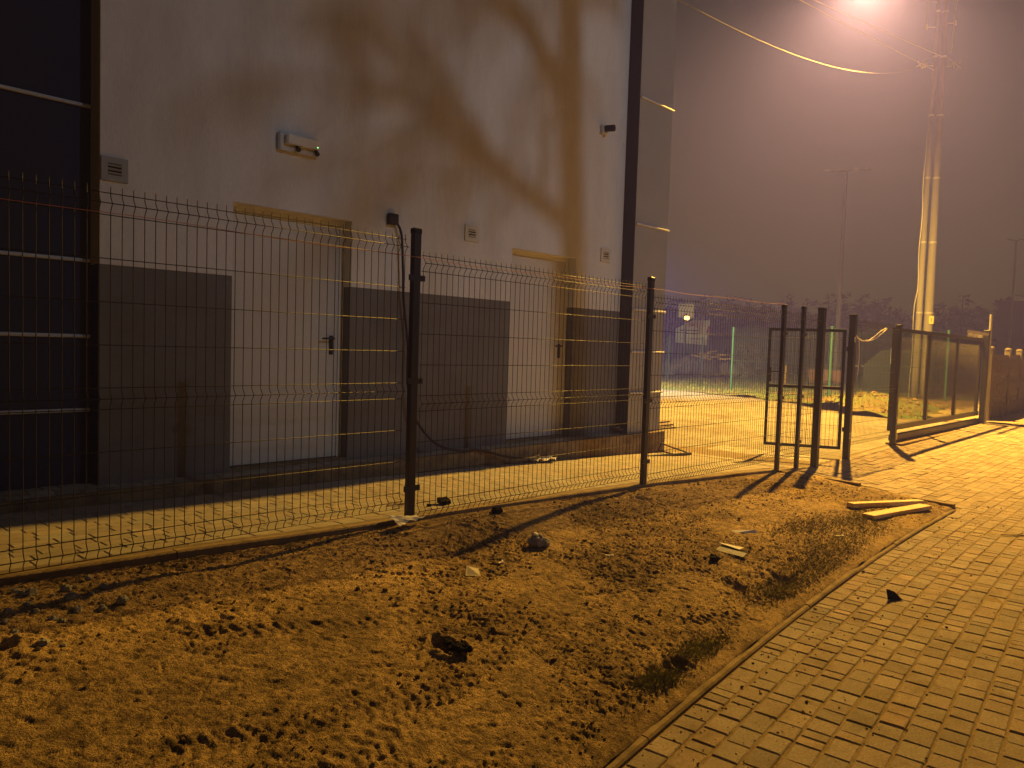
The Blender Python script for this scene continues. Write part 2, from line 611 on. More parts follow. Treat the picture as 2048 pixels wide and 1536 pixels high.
# scattered gouges, heel marks and holes
for i in range(2600):
    cx, cy = RNG.uniform(.4, 8.4), RNG.uniform(1.3, 3.7)
    a = RNG.choice([RNG.normal(-.8, .35), RNG.normal(.9, .5), RNG.normal(-.1, .3)])
    ln, wd, dp = min(.17, .018 * math.exp(abs(RNG.normal(0, .85)))), RNG.uniform(.004, .0075), RNG.uniform(.002, .0075)
    ix0, ix1 = np.searchsorted(xs, [cx - .4, cx + .4])
    xx, yy = X[ix0:ix1] - cx, Y[ix0:ix1] - cy
    s, d = xx * math.cos(a) + yy * math.sin(a), -xx * math.sin(a) + yy * math.cos(a)
    gg = np.exp(-(s / ln) ** 4)
    h[ix0:ix1] += gg * (-dp * np.exp(-(d / wd) ** 2) + .55 * dp * np.exp(-((d - 1.9 * wd) / wd) ** 2))
for (cx, cy, r_, dp) in [(2.06, 2.37, .05, .045), (.62, 3.12, .06, .04),
                         (4.55, 1.98, .10, .035), (4.1, 2.05, .08, .03), (5.2, 3.5, .06, .03), (2.9, 1.75, .07, .03)]:
    d = np.sqrt((X - cx) ** 2 + ((Y - cy) * 1.2) ** 2) * (1 + .9 * vnoise(X * 14 + cx, Y * 14, 5) + .5 * vnoise(X * 37, Y * 37, 6))
    h += -dp * np.exp(-(d / r_) ** 4) + .4 * dp * np.exp(-((d - 1.5 * r_) / (.5 * r_)) ** 2)
Z = base + h * edge2 * (0.35 + .65 * edge)
Zd = Z
# end of strip meets the apron
fade = np.clip((8.75 - X) / .35, 0, 1)
za = np.array([zapron(x, 0) for x in xs])[:, None]
tt = np.clip((Y - 1.9) / (FY - 1.9), 0, 1)
zap = np.array([zp(x) for x in xs])[:, None] * (1 - tt) + zfv * tt
Z = Z * fade + (zap - .012 + .02 * vnoise(X * 9, Y * 9, 3)) * (1 - fade)
mb = MB()
mb.sm = True
nx = len(xs)
fine = vnoise(X * 40, Y * 45, 1)
tone = 1.12 - .34 * rough + .60 * fine + .45 * vnoise(X * 2.2, Y * 2.9, 8) + .60 * vnoise(X * 17, Y * 19, 2) + np.clip(h * 9, -.35, .25)
tone = tone * (1 + .45 * np.clip((3.0 - X) / .6, 0, 1) * np.clip((Y - 2.8) / .3, 0, 1) + .12 * np.clip((X - 3.5) / 2, 0, 1))  # soil colour lightened along the left fence to offset the mesh shadow
tone = np.clip(tone, .35, 1.9)
vv = np.stack([X, Y, Z], -1).reshape(-1, 3)
mb.v = [tuple(p) for p in vv.tolist()]
tf = tone.reshape(-1)
rf = rough.reshape(-1)
mb.c = [(a_, a_ * (1 - .04 * b_), a_ * (1 - .10 * b_)) for a_, b_ in zip(tf.tolist(), rf.tolist())]
idx = np.arange(nx * nt_).reshape(nx, nt_)
q = np.stack([idx[:-1, :-1], idx[1:, :-1], idx[1:, 1:], idx[:-1, 1:]], -1).reshape(-1, 4)
mb.f = [tuple(r) for r in q.tolist()]
mb.smooth = [True] * len(mb.f)
M['dirt'] = material('trodden_soil', (.31, .215, .10), 1.0, var=.6, scale=110, bump=1.0, bscale=130, bdist=.02, tone=True, dark=(.085, .055, .024), dscale=34, dlo=.50, dhi=.66)
struct(mb.build('dirt_strip', M['dirt']))


def zdirt(x, y):
    i = int(np.clip(np.searchsorted(xs_d, x), 0, len(xs_d) - 1))
    k = kerbY(x) + .030
    j = int(np.clip((y - k) / (3.745 - k) * (nt_ - 1), 0, nt_ - 1))
    return float(Zs[i, j])


xs_d = xs
Zs = Z

# loose crumbs of soil and pebbles: nobody could count them
mb = MB()
for i in range(26000):
    x = RNG.uniform(.4, 8.4)
    y = kerbY(x) + .06 + RNG.beta(1.1, 1.0) * (3.7 - kerbY(x) - .06)
    i0 = min(np.searchsorted(xs_d, x), len(xs_d) - 1)
    k = kerbY(x) + .030
    j0 = int(np.clip((y - k) / (3.745 - k) * (nt_ - 1), 0, nt_ - 1))
    if rough[i0, j0] < RNG.random() ** 2 * .8:
        continue
    r_ = min(.013, .0022 * math.exp(RNG.normal(.3, .55)))
    t_ = RNG.uniform(.55, 1.25)
    mb.col = (t_, t_ * .97, t_ * .92)
    if RNG.random() < .02:
        mb.col = (3.2, 3.4, 4.2)
        r_ *= .8
    mb.blob((x, y, float(Zs[i0, j0]) + r_ * .3), r_, .7, .35, seg=5, rings=4)
tag(mb.build('soil_crumbs', M['clod']), 'loose crumbs of soil and pebbles strewn over the trodden dirt strip', 'soil', kind='stuff')
mb = MB()
for i in range(1500):
    x = RNG.uniform(1.8, 9)
    y = kerbY(x) - .01 - abs(RNG.normal(0, .35))
    if i % 3 == 0:
        y = RNG.uniform(.2, kerbY(x))
    r_ = min(.011, .0022 * math.exp(RNG.normal(.25, .5)))
    t_ = RNG.uniform(.45, 1.2)
    mb.col = (t_, t_ * .95, t_ * .9)
    if RNG.random() < .12:
        mb.col = (3.0, 3.0, 3.4)
        r_ *= .6
    mb.blob((x, y, zp(x) + r_ * .3), r_, .6, .35, seg=5, rings=4)
tag(mb.build('grit', M['clod']), 'dark grit and pale specks scattered on the brick pavement', 'grit', kind='stuff')

# grass growing beside the kerb
mb = MB()
patches = [(6.3, 2.15, .55, .16), (5.6, 2.05, .45, .16), (5.0, 1.98, .35, .12), (4.35, 1.92, .3, .09), (6.9, 2.3, .4, .14), (3.2, 1.78, .18, .06),
           (2.75, 1.72, .12, .05), (5.9, 2.4, .5, .15)]
for i in range(10000):
    p_ = patches[RNG.integers(0, len(patches))]
    x = p_[0] + RNG.normal(0, p_[2] * .7)
    y = p_[1] + RNG.normal(0, p_[3] * .6)
    if y < kerbY(x) + .09 or y > 3.6:
        continue
    z = zdirt(x, y) - .004
    a = RNG.uniform(0, 2 * PI)
    hh = RNG.uniform(.008, .034)
    w = .0017
    lean = RNG.uniform(.2, 1.2) * hh
    dx, dy = math.cos(a), math.sin(a)
    t_ = RNG.uniform(.6, 1.4)
    mb.col = (t_ * 1.15, t_, t_ * .8) if RNG.random() < .85 else (3.0, 2.6, 2.4)
    mb.add([(x - dy * w, y + dx * w, z), (x + dy * w, y - dx * w, z), (x + dx * lean * .5, y + dy * lean * .5, z + hh * .7),
            (x + dx * lean, y + dy * lean, z + hh * .8)], [(0, 1, 2), (0, 2, 3)])
tag(mb.build('kerb_grass', M['blade']), 'sparse short grass growing in the dirt beside the kerb', 'grass', kind='stuff')
mb = MB()
for i in range(9000):
    y = RNG.uniform(4.3, 20)
    x = ybound(y) + .3 + abs(RNG.normal(0, 5))
    if vnoise(np.array(x * .8), np.array(y * .8), 6) < -.12:
        continue
    z = zgrass(x, y)
    a = RNG.uniform(0, 2 * PI)
    hh = RNG.uniform(.04, .13)
    w = .008
    lean = RNG.uniform(.2, 1.0) * hh
    dx, dy = math.cos(a), math.sin(a)
    t_ = RNG.uniform(.6, 1.5)
    mb.col = (t_, t_, t_ * .8)
    mb.add([(x - dy * w, y + dx * w, z), (x + dy * w, y - dx * w, z), (x + dx * lean, y + dy * lean, z + hh)], [(0, 1, 2)])
tag(mb.build('yard_grass', M['blade']), 'grass growing round the far edge of the yard', 'grass', kind='stuff')

# ------------------------------------------------------------------ kerbs
mb = MB()
x = -.6
while x < 8.4:
    l = min(1.0, 8.44 - x)
    n = 5
    for i in range(n):
        a, b = x + l * i / n, x + l * (i + 1) / n - (.006 if i == n - 1 else 0)
        y0, y1 = kerbY(a), kerbY(b)
        zt = .014 + .003 * math.sin(x * 9)
        c_ = .008
        vs = []
        for xx, yy in ((a, y0), (b, y1)):
            vs += [(xx, yy, -.05), (xx, yy, zt - c_), (xx, yy + c_, zt), (xx, yy + .072, zt), (xx, yy + .08, zt - c_), (xx, yy + .08, -.05)]
        mb.add(vs, [(k, k + 6, k + 7, k + 1) for k in range(5)] + [(0, 1, 2, 3, 4, 5), (11, 10, 9, 8, 7, 6)])
    x += l
for y0, y1 in ((1.95, 2.9), (2.905, 3.3)):
    a0 = 8.46 + .12 * (y0 - 1.95)
    a1 = 8.46 + .12 * (y1 - 1.95)
    mb.box(((a0 + a1) / 2 - .03, (y0 + y1) / 2, zapron(8.5, (y0 + y1) / 2) - .038), (.06, y1 - y0, .1), rz=-.12)
struct(mb.build('kerb', M['kerb']))
mb = MB()
x = -1.5
while x < 9.0:
    l = 1.0
    z0, z1 = zf(x), zf(x + l - .006)
    vs = []
    for xx, z in ((x, z0), (x + l - .006, z1)):
        vs += [(xx, 3.745, z - .25), (xx, 3.745, z - .006), (xx, 3.751, z), (xx, 3.805, z), (xx, 3.811, z - .006), (xx, 3.811, z - .25)]
    mb.add(vs, [(k, k + 6, k + 7, k + 1) for k in range(5)] + [(0, 1, 2, 3, 4, 5), (11, 10, 9, 8, 7, 6)])
    x += l
struct(mb.build('fence_kerb', M['kerb']))
# paved walk along the wall, with its edge kerb
mb = MB()
mb.bb((-2, 5.47, .0), (8.62, 5.535, .42))
struct(mb.build('walk_kerb', M['kerb']))
w_ = []
for r in range(3):
    x = -.5 + RNG.random() * .2
    while x < 8.5:
        l = [.1, .15, .2][RNG.integers(0, 3)]
        yy = 5.595 + r * .118
        if yy < PYF - .06 or x + l < 7.85:
            w_.append((x + l / 2, yy, l, .118, 0))
        x += l
struct(pavers('wall_walk', w_, M['yard_paver'], lambda x, y: .42, jit=.002))
mb = MB()
mb.bb((-2, 5.535, .1), (8.6, 6.2, .411))
struct(mb.build('wall_walk_bed', M['joint']))

# ------------------------------------------------------------------ the building
B = thing('building', (5, 8, .4), 'large hall with white rendered wall, grey plinth and dark clad corners behind the mesh fence', 'building')
X0, X1 = 1.743, 7.86
HT = 8.2
D1, D2 = (2.70, 3.80), (5.845, 6.94)
ZD = 2.565
ZPL = 1.982
# main wall front as pieces round the door openings (real openings, 130 mm deep)
mb = MB()
for a, b, lo, hi in ((X0, D1[0], ZPL, HT), (D1[0], D1[1], ZD, HT), (D1[1], D2[0], ZPL, HT), (D2[0], D2[1], ZD, HT), (D2[1], X1, ZPL, HT)):
    mb.bb((a, WY, lo), (b, WY + .3, hi))
# upper reveals beside the doors
mb.bb((X0, WY + .3, 0), (X1, WY + .5, HT))
wall = mb.build('wall', M['stucco'], B)
for a, b in ((X0 + .002, D1[0]), (D1[1], D2[0]), (D2[1], X1)):
    mb = MB()
    mb.bb((a, WY + .006, .30), (b, WY + .3, ZPL))
    mb.build('plinth', M['plinth'], B)
mb = MB()
mb.bb((X0 - .004, WY + .001, ZPL), (X0, BLY + .05, HT))
mb.build('corner_reveal', M['strip'], B)
mb = MB()
mb.bb((X0 - .004, WY + .008, .3), (X0, BLY + .05, ZPL))
mb.build('corner_plinth', M['cladding'], B)
BZ = (.945, 1.473, 2.01, 3.09, 4.66)
mb = MB()
mb.bb((-9, BLY, .2), (X0 - .002, BLY + .5, HT))
blk = mb.build('side_wall', M['cladding'], B)
for z in BZ:
    mb = MB()
    mb.tube([(-9, BLY - .012, z), (X0 - .012, BLY - .012, z)], .014, 8)
    mb.build('drip_bar', M['white_trim'], blk)
mb = MB()
mb.bb((X1, PYF, .42), (8.60, 6.3, HT))
mb.bb((8.0, 6.3, .0), (8.597, 24, HT))
pil = mb.build('corner_pier', M['pilaster'], B)
mb = MB()
mb.bb((X1 - .003, PYF + .004, .425), (X1, WY, HT))
mb.build('pier_side_shade', M['cladding'], B)  # thin dark sheet paints the shade on the pier's left side
for z in BZ:
    mb = MB()
    mb.tube([(X1 + .004, PYF - .012, z), (8.612, PYF - .012, z)], .014, 8)
    mb.build('drip_bar', M['white_trim'], pil)
mb = MB()
mb.bb((-9.1, BLY - .05, HT), (8.7, 24.1, HT + .15))
mb.build('roof', M['roof'], B)
mb = MB()
mb.bb((-9, 23.7, 0), (8, 24, HT))
mb.bb((-9, 6.4, 0), (-8.7, 23.7, HT))
mb.build('rear_wall', M['cladding'], B)
for (a, b), hx in ((D1, 3.585), (D2, 6.70)):
    d = bpy.data.objects.new('door', None)
    mb = MB()
    yl = WY + .13
    mb.bb((a, yl - .012, .44), (a + .045, yl + .05, ZD))
    mb.bb((b - .045, yl - .012, .44), (b, yl + .05, ZD))
    mb.bb((a + .045, yl - .012, ZD - .045), (b - .045, yl + .05, ZD))
    fr = mb.build('door', M['doorframe'], B)
    mb = MB()
    mb.bb((a + .048, yl, .446), (b - .048, yl + .045, ZD - .048))
    mb.build('door_leaf', M['door'], fr)
    mb = MB()
    mb.bb((a, yl - .11, .405), (b, yl + .1, .437))
    mb.build('threshold', M['kerb'], fr)
    mb = MB()
    mb.cbox((b - .115, yl - .006, 1.455), (.038, .012, .17), .003)
    mb.tube([(b - .115, yl - .008, 1.515), (b - .115, yl - .055, 1.515), (b - .13, yl - .06, 1.515), (b - .235, yl - .058, 1.512)],
            [.010, .010, .010, .009], 8)
    mb.tube([(b - .115, yl - .006, 1.42), (b - .115, yl - .016, 1.42)], .009, 8)
    mb.build('handle', M['black_plastic'], fr)


def vent(cx, cz, w, h, mat, label, slats=3):
    T = thing('wall_vent', (cx, WY, cz), label, 'wall vent', 'square vents on the white wall')
    mb = MB()
    fw = .042
    y0, y1 = WY - .016, WY + .002
    mb.bb((cx - w / 2, y0, cz - h / 2), (cx + w / 2, y1, cz - h / 2 + fw))
    mb.bb((cx - w / 2, y0, cz + h / 2 - fw), (cx + w / 2, y1, cz + h / 2))
    mb.bb((cx - w / 2, y0, cz - h / 2 + fw), (cx - w / 2 + fw, y1, cz + h / 2 - fw))
    mb.bb((cx + w / 2 - fw, y0, cz - h / 2 + fw), (cx + w / 2, y1, cz + h / 2 - fw))
    mb.build('vent_frame', mat, T)
    mb = MB()
    mb.bb((cx - w / 2 + fw, WY - .003, cz - h / 2 + fw), (cx + w / 2 - fw, WY + .001, cz + h / 2 - fw))
    mb.build('vent_shade_black', M['vent_dark'], T)  # near-black sheet on the wall paints the shade inside the vent
    for i in range(slats):
        z = cz - h / 2 + fw + (h - 2 * fw) * (i + .5) / slats
        mb = MB()
        mb.box((cx, WY - .010, z), (w - 2 * fw, .014, .010), rx=-.6)
        mb.build('slat', mat, T)


vent(1.832, 2.645, .175, .165, M['vent'], 'dark grey square vent at the left end of the white wall')
vent(5.238, 2.64, .19, .165, M['vent_cream'], 'cream square vent between the two white doors')
vent(7.502, 2.66, .19, .17, M['vent_cream'], 'pale vent to the right of the far white door')
# wall lamp fitting (off)
T = thing('emergency_lamp', (3.24, WY, 3.12), 'boxy white lamp fitting with two small spots high above the near door', 'wall lamp')
mb = MB()
mb.cbox((3.245, WY - .022, 3.115), (.37, .04, .15), .012)
mb.build('lamp_back', M['white_trim'], T)
mb = MB()
mb.cbox((3.26, WY - .06, 3.135), (.30, .05, .085), .014)
mb.build('lamp_cover', M['lamp_body'], T)
for dx in (-.04, .135):
    mb = MB()
    mb.tube([(3.26 + dx, WY - .045, 3.09), (3.26 + dx, WY - .075, 3.055)], [.014, .020], 10)
    mb.build('spot_head', M['black_plastic'], T)
mb = MB()
mb.blob((3.39, WY - .082, 3.11), .005, 1, 0)
mb.build('indicator', M['led'], T)
# camera
T = thing('security_camera', (7.38, WY, 4.18), 'small dark camera on a short bracket high on the wall by the corner pier', 'camera')
mb = MB()
mb.cbox((7.36, WY - .02, 4.17), (.10, .04, .10), .01)
mb.build('bracket', M['white_trim'], T)
mb = MB()
mb.tube([(7.37, WY - .04, 4.18), (7.40, WY - .15, 4.175)], .040, 12)
mb.build('camera_body', M['vent_dark'], T)
# junction box and hanging cable
T = thing('junction_box', (4.225, WY, 2.64), 'dark square box on the white wall with a cable hanging from it', 'box')
mb = MB()
mb.cbox((4.225, WY - .025, 2.64), (.105, .05, .10), .006)
mb.build('box_body', M['cable'], T)
mb = MB()
mb.bb((4.19, WY - .053, 2.655), (4.26, WY - .0505, 2.68))
mb.build('box_lid', M['black_plastic'], T)
mb = MB()
pts = [(4.27, WY - .03, 2.61), (4.31, WY - .05, 2.50), (4.335, WY - .05, 2.2), (4.36, WY - .04, 1.9), (4.42, WY - .04, 1.5), (4.42, WY - .05, 1.2),
       (4.44, WY - .07, .95), (4.52, WY - .11, .72), (4.68, WY - .18, .53), (4.9, WY - .24, .45), (5.2, WY - .29, .43), (5.5, WY - .33, .35),
       (5.75, WY - .42, .32), (5.95, WY - .40, .33)]
P_ = [Vector(p) for p in pts]
sm = []
for i in range(len(P_) - 1):
    p0, p1, p2, p3 = P_[max(0, i - 1)], P_[i], P_[i + 1], P_[min(len(P_) - 1, i + 2)]
    for k in range(6):
        u = k / 6
        sm.append(.5 * ((2 * p1) + (-p0 + p2) * u + (2 * p0 - 5 * p1 + 4 * p2 - p3) * u * u + (-p0 + 3 * p1 - 3 * p2 + p3) * u ** 3))
sm.append(P_[-1])
mb.sm = True
mb.tube(sm, .012, 8)
tag(mb.build('hanging_cable', M['cable'], origin=(4.27, WY, 2.6)), 'thick dark cable hanging down the wall and coiling onto the paving', 'cable')
mb = MB()
gx, gy = 12, 6
vs = []
for i in range(gx):
    for j in range(gy):
        u, v = i / (gx - 1), j / (gy - 1)
        vs.append((5.86 + .34 * u + .02 * math.sin(9 * v), WY - .46 + .13 * v + .03 * math.sin(7 * u),
                   zy(6, 5.35) + .012 + .035 * abs(math.sin(8 * u + 5 * v)) + RNG.uniform(0, .02)))
mb.add(vs, [(i * gy + j, (i + 1) * gy + j, (i + 1) * gy + j + 1, i * gy + j + 1) for i in range(gx - 1) for j in range(gy - 1)])
tag(mb.build('plastic_wrap', M['paper'], origin=(5.98, WY - .36, .33)), 'crumpled pale plastic wrap at the end of the cable on the yard', 'litter')

# boards and a small frame at the foot of the corner
mb = MB()
for i in range(4):
    mb.box((8.45, 5.60 + .045 * i, .438 + .022 * (i % 2) + .012 * i), (1.1 + .1 * i, .10, .02), rz=.03 * (i - 1))
tag(mb.build('stacked_boards', M['wood_dark'], origin=(8.45, 5.65, .43)), 'thin dark boards stacked at the foot of the corner pier', 'boards')
mb = MB()
zz = zy(8.4, 5.1)
mb.tube([(7.75, 5.22, zz + .02), (8.55, 5.02, zz + .02)], .02, 6)
mb.tube([(8.3, 5.09, zz + .02), (8.38, 5.4, zz + .03), (8.44, 5.4, zz + .12)], .012, 6)
mb.tube([(8.55, 5.03, zz + .02), (8.44, 5.4, zz + .12)], .010, 6)
tag(mb.build('metal_offcut', M['fence'], origin=(8.2, 5.2, zz)), 'dark bent metal bar lying on the bright yard by the corner', 'bar')


# ------------------------------------------------------------------ mesh fence
def panel(x0, width, zb, name, parent, n_wire=None, y=FY, ztop=1.7, r=.00225, dirv=(1, 0)):
    mb = MB()
    mb.sm = True
    prof = [(0, 0), (.02, .0), (.05, -.024), (.082, 0), (.1, 0), (.7, 0), (.718, 0), (.75, -.024), (.782, 0), (.8, 0), (1.6, 0), (1.618, 0),
            (1.65, -.024), (1.682, 0), (1.7, 0), (1.73, 0)]
    n = int(round(width / .05)) + 1
    for i in range(n):
        s = min(width, i * .05)
        bx = x0 + s * dirv[0]
        by = y + s * dirv[1]
        mb.tube([(bx + dirv[1] * -o, by + o * dirv[0], zb + z) for z, o in prof], r, 5)
    for z, o in ((0, .004), (.05, -.028), (.1, .004), (.3, .004), (.5, .004), (.7, .004), (.75, -.028), (.8, .004), (1.0, .004), (1.2, .004), (1.4, .004),
                 (1.6, .004), (1.65, -.028), (1.7, .004)):
        mb.tube([(x0 - .01 * dirv[0], y + o, zb + z), (x0 + (width + .01) * dirv[0], y + o + width * dirv[1], zb + z)], r * 1.1, 6)
    return mb.build(name, M['wire'], parent)


FEN = thing('mesh_fence', (4, FY, .3), 'dark wire mesh fence with V folds and square posts along the dirt strip', 'fence')


def fpost(x, zb, zt, parent, sx=.06, sy=.04, clamps=(), name='fence_post', side=True):
    mb = MB()
    mb.cbox((x, FY, (zb - .3 + zt) / 2), (sx, sy, zt - zb + .3), .004)
    p = mb.build(name, M['fence'], parent)
    mb = MB()
    mb.cbox((x, FY, zt - .004), (sx + .006, sy + .006, .034), .006)
    mb.build('post_cap', M['black_plastic'], p)
    for z in clamps:
        mb = MB()
        mb.bb((x - sx / 2 - .032, FY - sy / 2 - .004, z - .018), (x + sx / 2 + .032, FY - sy / 2, z + .018))
        mb.bb((x - sx / 2 - .032, FY - sy / 2 - .003, z - .018), (x - sx / 2 - .003, FY - .012, z + .018))
        mb.bb((x + sx / 2 + .003, FY - sy / 2 - .003, z - .018), (x + sx / 2 + .032, FY - .012, z + .018))
        for s in (-1, 1):
            mb.tube([(x + s * (sx / 2 + .018), FY - sy / 2 - .004, z), (x + s * (sx / 2 + .018), FY - sy / 2 - .009, z)], .006, 6)
        mb.build('clamp', M['fence'], p)
    return p


fpost(.34, .45, 2.29, FEN, clamps=(1.99, 1.34, .65))
fpost(2.977, .34, 2.21, FEN, clamps=(1.909, 1.256, .567))
fpost(5.62, .26, 2.134, FEN, clamps=(1.80, 1.05, .50))
fpost(8.347, .14, 2.057, FEN, clamps=(1.74, 1.0, .45))
fpost(8.885, .06, 2.070, FEN, clamps=(1.74, 1.0, .45))
panel(.392, 2.5, .444, 'mesh_panel', FEN)
panel(3.042, 2.5, .358, 'mesh_panel', FEN)
panel(5.69, 2.6, .275, 'mesh_panel', FEN)
panel(8.39, .45, .278, 'mesh_panel', FEN)
panel(8.93, .44, .278, 'mesh_panel', FEN)
panel(10.56, 1.8, .278, 'mesh_panel', FEN)

mb = MB()
pts = []
for i in range(40):
    x = -.3 + (8.35 + .3) * i / 39
    pts.append((x, FY - .026, 2.045 + .03 * ((x - 4) / 4) ** 2 - .012 + .006 * math.sin(i)))
mb.tube(pts, .0016, 4)
tag(mb.build('string_line', M['string'], origin=(4, FY, 2.04)), 'thin orange string stretched along the front of the mesh fence', 'string')


def sticker(x, z, w, h, parent, mat, y=None, marks=True):
    mb = MB()
    y = FY - .0405 if y is None else y
    mb.bb((x - w / 2, y - .002, z - h / 2), (x + w / 2, y, z + h / 2))
    s = mb.build('sticker', mat, parent)
    if marks:
        mb = MB()
        mb.bb((x - w * .12, y - .0035, z - h * .3), (x + w * .02, y - .0022, z + h * .3))
        mb.bb((x + w * .08, y - .0035, z - h * .22), (x + w * .3, y - .0022, z - h * .05))
        mb.build('print', M['hubcap'], s)


# pedestrian gate, its leaf open inwards
G = thing('pedestrian_gate', (10.0, FY, .1), 'open dark pedestrian gate leaf with mesh infill between two thick square posts', 'gate')
fpost(9.435, .05, 2.085, G, .08, .08, name='gate_post')
gp = fpost(10.5, .07, 2.06, G, .08, .08, name='gate_post')
sticker(10.49, 1.73, .055, .07, gp, M['sticker'])
sticker(10.49, .42, .06, .085, gp, M['sticker'])
HX, HY = 10.44, 3.83
dx, dy = -.42, .86
n_ = math.hypot(dx, dy)
ux, uy = dx / n_, dy / n_
W_ = 1.0
ang = math.atan2(uy, ux)


def gpt(s, z, o=0):
    return (HX + ux * s - uy * o, HY + uy * s + ux * o, z)


mb = MB()
for s in (.02, W_ - .02):
    c = gpt(s, (.225 + 1.865) / 2)
    mb.box(c, (.04, .04, 1.64), rz=ang)
for z in (.245, 1.06, 1.845):
    c = gpt(W_ / 2, z)
    mb.box(c, (W_ - .08, .038, .04), rz=ang)
leaf = mb.build('gate_leaf', M['fence'], G)
mb = MB()
mb.sm = True
for i in range(19):
    s = .05 + i * .05
    mb.tube([gpt(s, .25), gpt(s, 1.85)], .0024, 5)
for z in np.arange(.35, 1.85, .2):
    mb.tube([gpt(.03, z, .005), gpt(W_ - .03, z, .005)], .0026, 5)
mb.build('mesh_infill', M['wire'], leaf)
mb = MB()
mb.box(gpt(W_ - .03, 1.22), (.06, .05, .20), rz=ang)
mb.tube([gpt(W_ - .05, 1.26, .03), gpt(W_ - .05, 1.26, .07), gpt(W_ - .16, 1.26, .07)], .009, 6)
mb.build('gate_lock', M['fence'], leaf)
for z in (.5, 1.6):
    mb = MB()
    mb.tube([(10.47, 3.82, z - .03), (10.47, 3.82, z + .03)], .014, 8)
    mb.build('hinge', M['fence'], leaf)

# sliding gate
S = thing('sliding_gate', (15.2, FY, .15), 'closed dark sliding gate with double bottom rail across the yard entrance', 'gate')
g1 = fpost(12.42, .08, 2.0, S, .08, .08, name='gate_post')
sticker(12.46, .28, .06, .10, g1, M['label_yellow'], marks=False)
fpost(18.02, .1, 2.12, S, .10, .10, name='gate_post')
mb = MB()
YS = FY + .09
mb.bb((12.5, YS - .03, 1.91), (18.0, YS + .03, 1.97))
mb.bb((12.5, YS - .03, .355), (18.0, YS + .03, .44))
for x in (12.53, 14.35, 16.15, 17.9):
    mb.bb((x - .03, YS - .028, .44), (x + .03, YS + .028, 1.91))
fr = mb.build('gate_frame', M['fence'], S)
mb = MB()
mb.cbox((15.32, YS, .24), (5.44, .07, .10), .01)
mb.build('bottom_rail', M['fence'], S)
mb = MB()
mb.sm = True
for i in range(160):
    x = 12.58 + i * .033
    mb.tube([(x, YS, .44), (x, YS, 1.91)], .0026, 4)
for z in np.arange(.6, 1.9, .25):
    mb.tube([(12.55, YS + .004, z), (17.9, YS + .004, z)], .0026, 4)
mb.build('mesh_infill', M['wire'], fr)
mb = MB()
mb.bb((16.35, FY - .05, 2.02), (17.95, FY - .02, 2.075))
for x in (16.7, 17.1, 17.5):
    mb.bb((x, FY - .03, 1.96), (x + .05, FY + .05, 2.02))
mb.build('guide_bracket', M['white_trim'], S)
# concrete strip under the sliding gate
mb = MB()
mb.bb((12.5, 3.66, -.05), (17.9, 3.90, .168))
struct(mb.build('gate_foundation', M['kerb']))
# tube behind the gate post
mb = MB()
mb.tube([(18.2, FY - .02, .1), (18.2, FY - .02, 2.47)], .030, 10)
tag(mb.build('tube_post', M['post_light'], origin=(18.2, FY, .1)), 'pale metal tube standing up beside the last gate post', 'post')

# twisted wire hanging on the gate post
mb = MB()
pts = [(10.56, FY - .03, 1.79), (10.60, FY - .04, 1.75), (10.72, FY - .05, 1.72), (10.9, FY - .06, 1.72), (11.1, FY - .06, 1.745), (11.35, FY - .06, 1.80), (11.6, FY - .05, 1.88),
       (11.72, FY - .05, 1.92), (11.66, FY - .05, 1.93), (11.45, FY - .05, 1.88), (11.2, FY - .05, 1.79), (11.0, FY - .05, 1.735), (10.8, FY - .06, 1.725)]
mb.tube(pts, .008, 5)
mb.tube([(10.62, FY - .045, 1.74), (10.64, FY - .05, 1.6), (10.65, FY - .05, 1.45), (10.63, FY - .05, 1.25)], .005, 4)
tag(mb.build('wire_loop', M['rope'], origin=(10.56, FY - .03, 1.75)), 'loop of pale twisted wire sticking out from the gate post', 'wire')

# concrete panel fence further along
CF = thing('concrete_fence', (21, FY, .2), 'concrete panel fence with round topped posts beyond the sliding gate', 'fence')
xs_c = [18.55, 20.45, 21.85, 23.6, 25.5, 27.4, 29.4, 31.4]
for i, x in enumerate(xs_c):
    y = FY + .02 + .02 * (x - 18.5)
    zb = zf(x) - .1
    mb = MB()
    mb.cbox((x, y, (zb + 1.76) / 2), (.13, .13, 1.76 - zb), .02)
    mb.blob((x, y, 1.76), .08, .7, .05, seg=10, rings=6)
    mb.build('concrete_post', M['concrete_fence'], CF)
    if i < len(xs_c) - 1:
        x2 = xs_c[i + 1]
        y2 = FY + .02 + .02 * (x2 - 18.5)
        a = math.atan2(y2 - y, x2 - x)
        for k in range(3):
            z0 = zb + .08 + k * .49
            mb = MB()
            c = ((x + x2) / 2, (y + y2) / 2, z0 + .245)
            Lp = math.hypot(x2 - x, y2 - y) - .13
            mb.box(c, (Lp, .05, .475), rz=a)
            for j in range(7):
                s = -Lp / 2 + Lp * (j + .5) / 7
                mb.cbox((c[0] + s * math.cos(a), c[1] - .012 + s * math.sin(a), c[2] + RNG.uniform(-.05, .05)), (Lp / 8.5, .06, RNG.uniform(.2, .34)), .02, rz=a)
            mb.build('concrete_slab', M['concrete_fence'], CF)

# ------------------------------------------------------------------ twin utility pole with brackets and the lit street lamp
PX, PY = 27.7, 7.4
UP = thing('utility_pole', (PX, PY, .5), 'tall twin concrete utility pole with steel bands behind the sliding gate', 'pole')


def lp(z, side):
    """centre line of each leg, left leg / right leg, both leaning slightly to the top"""
    k = (z - .57) / 8.9
    return (18.573 + (18.93 - 18.573) * 0 + .10 * k if side == 0 else 19.73 - .25 * k, 5.24 + (.28 if side == 0 else -.30) * 1.0, z)


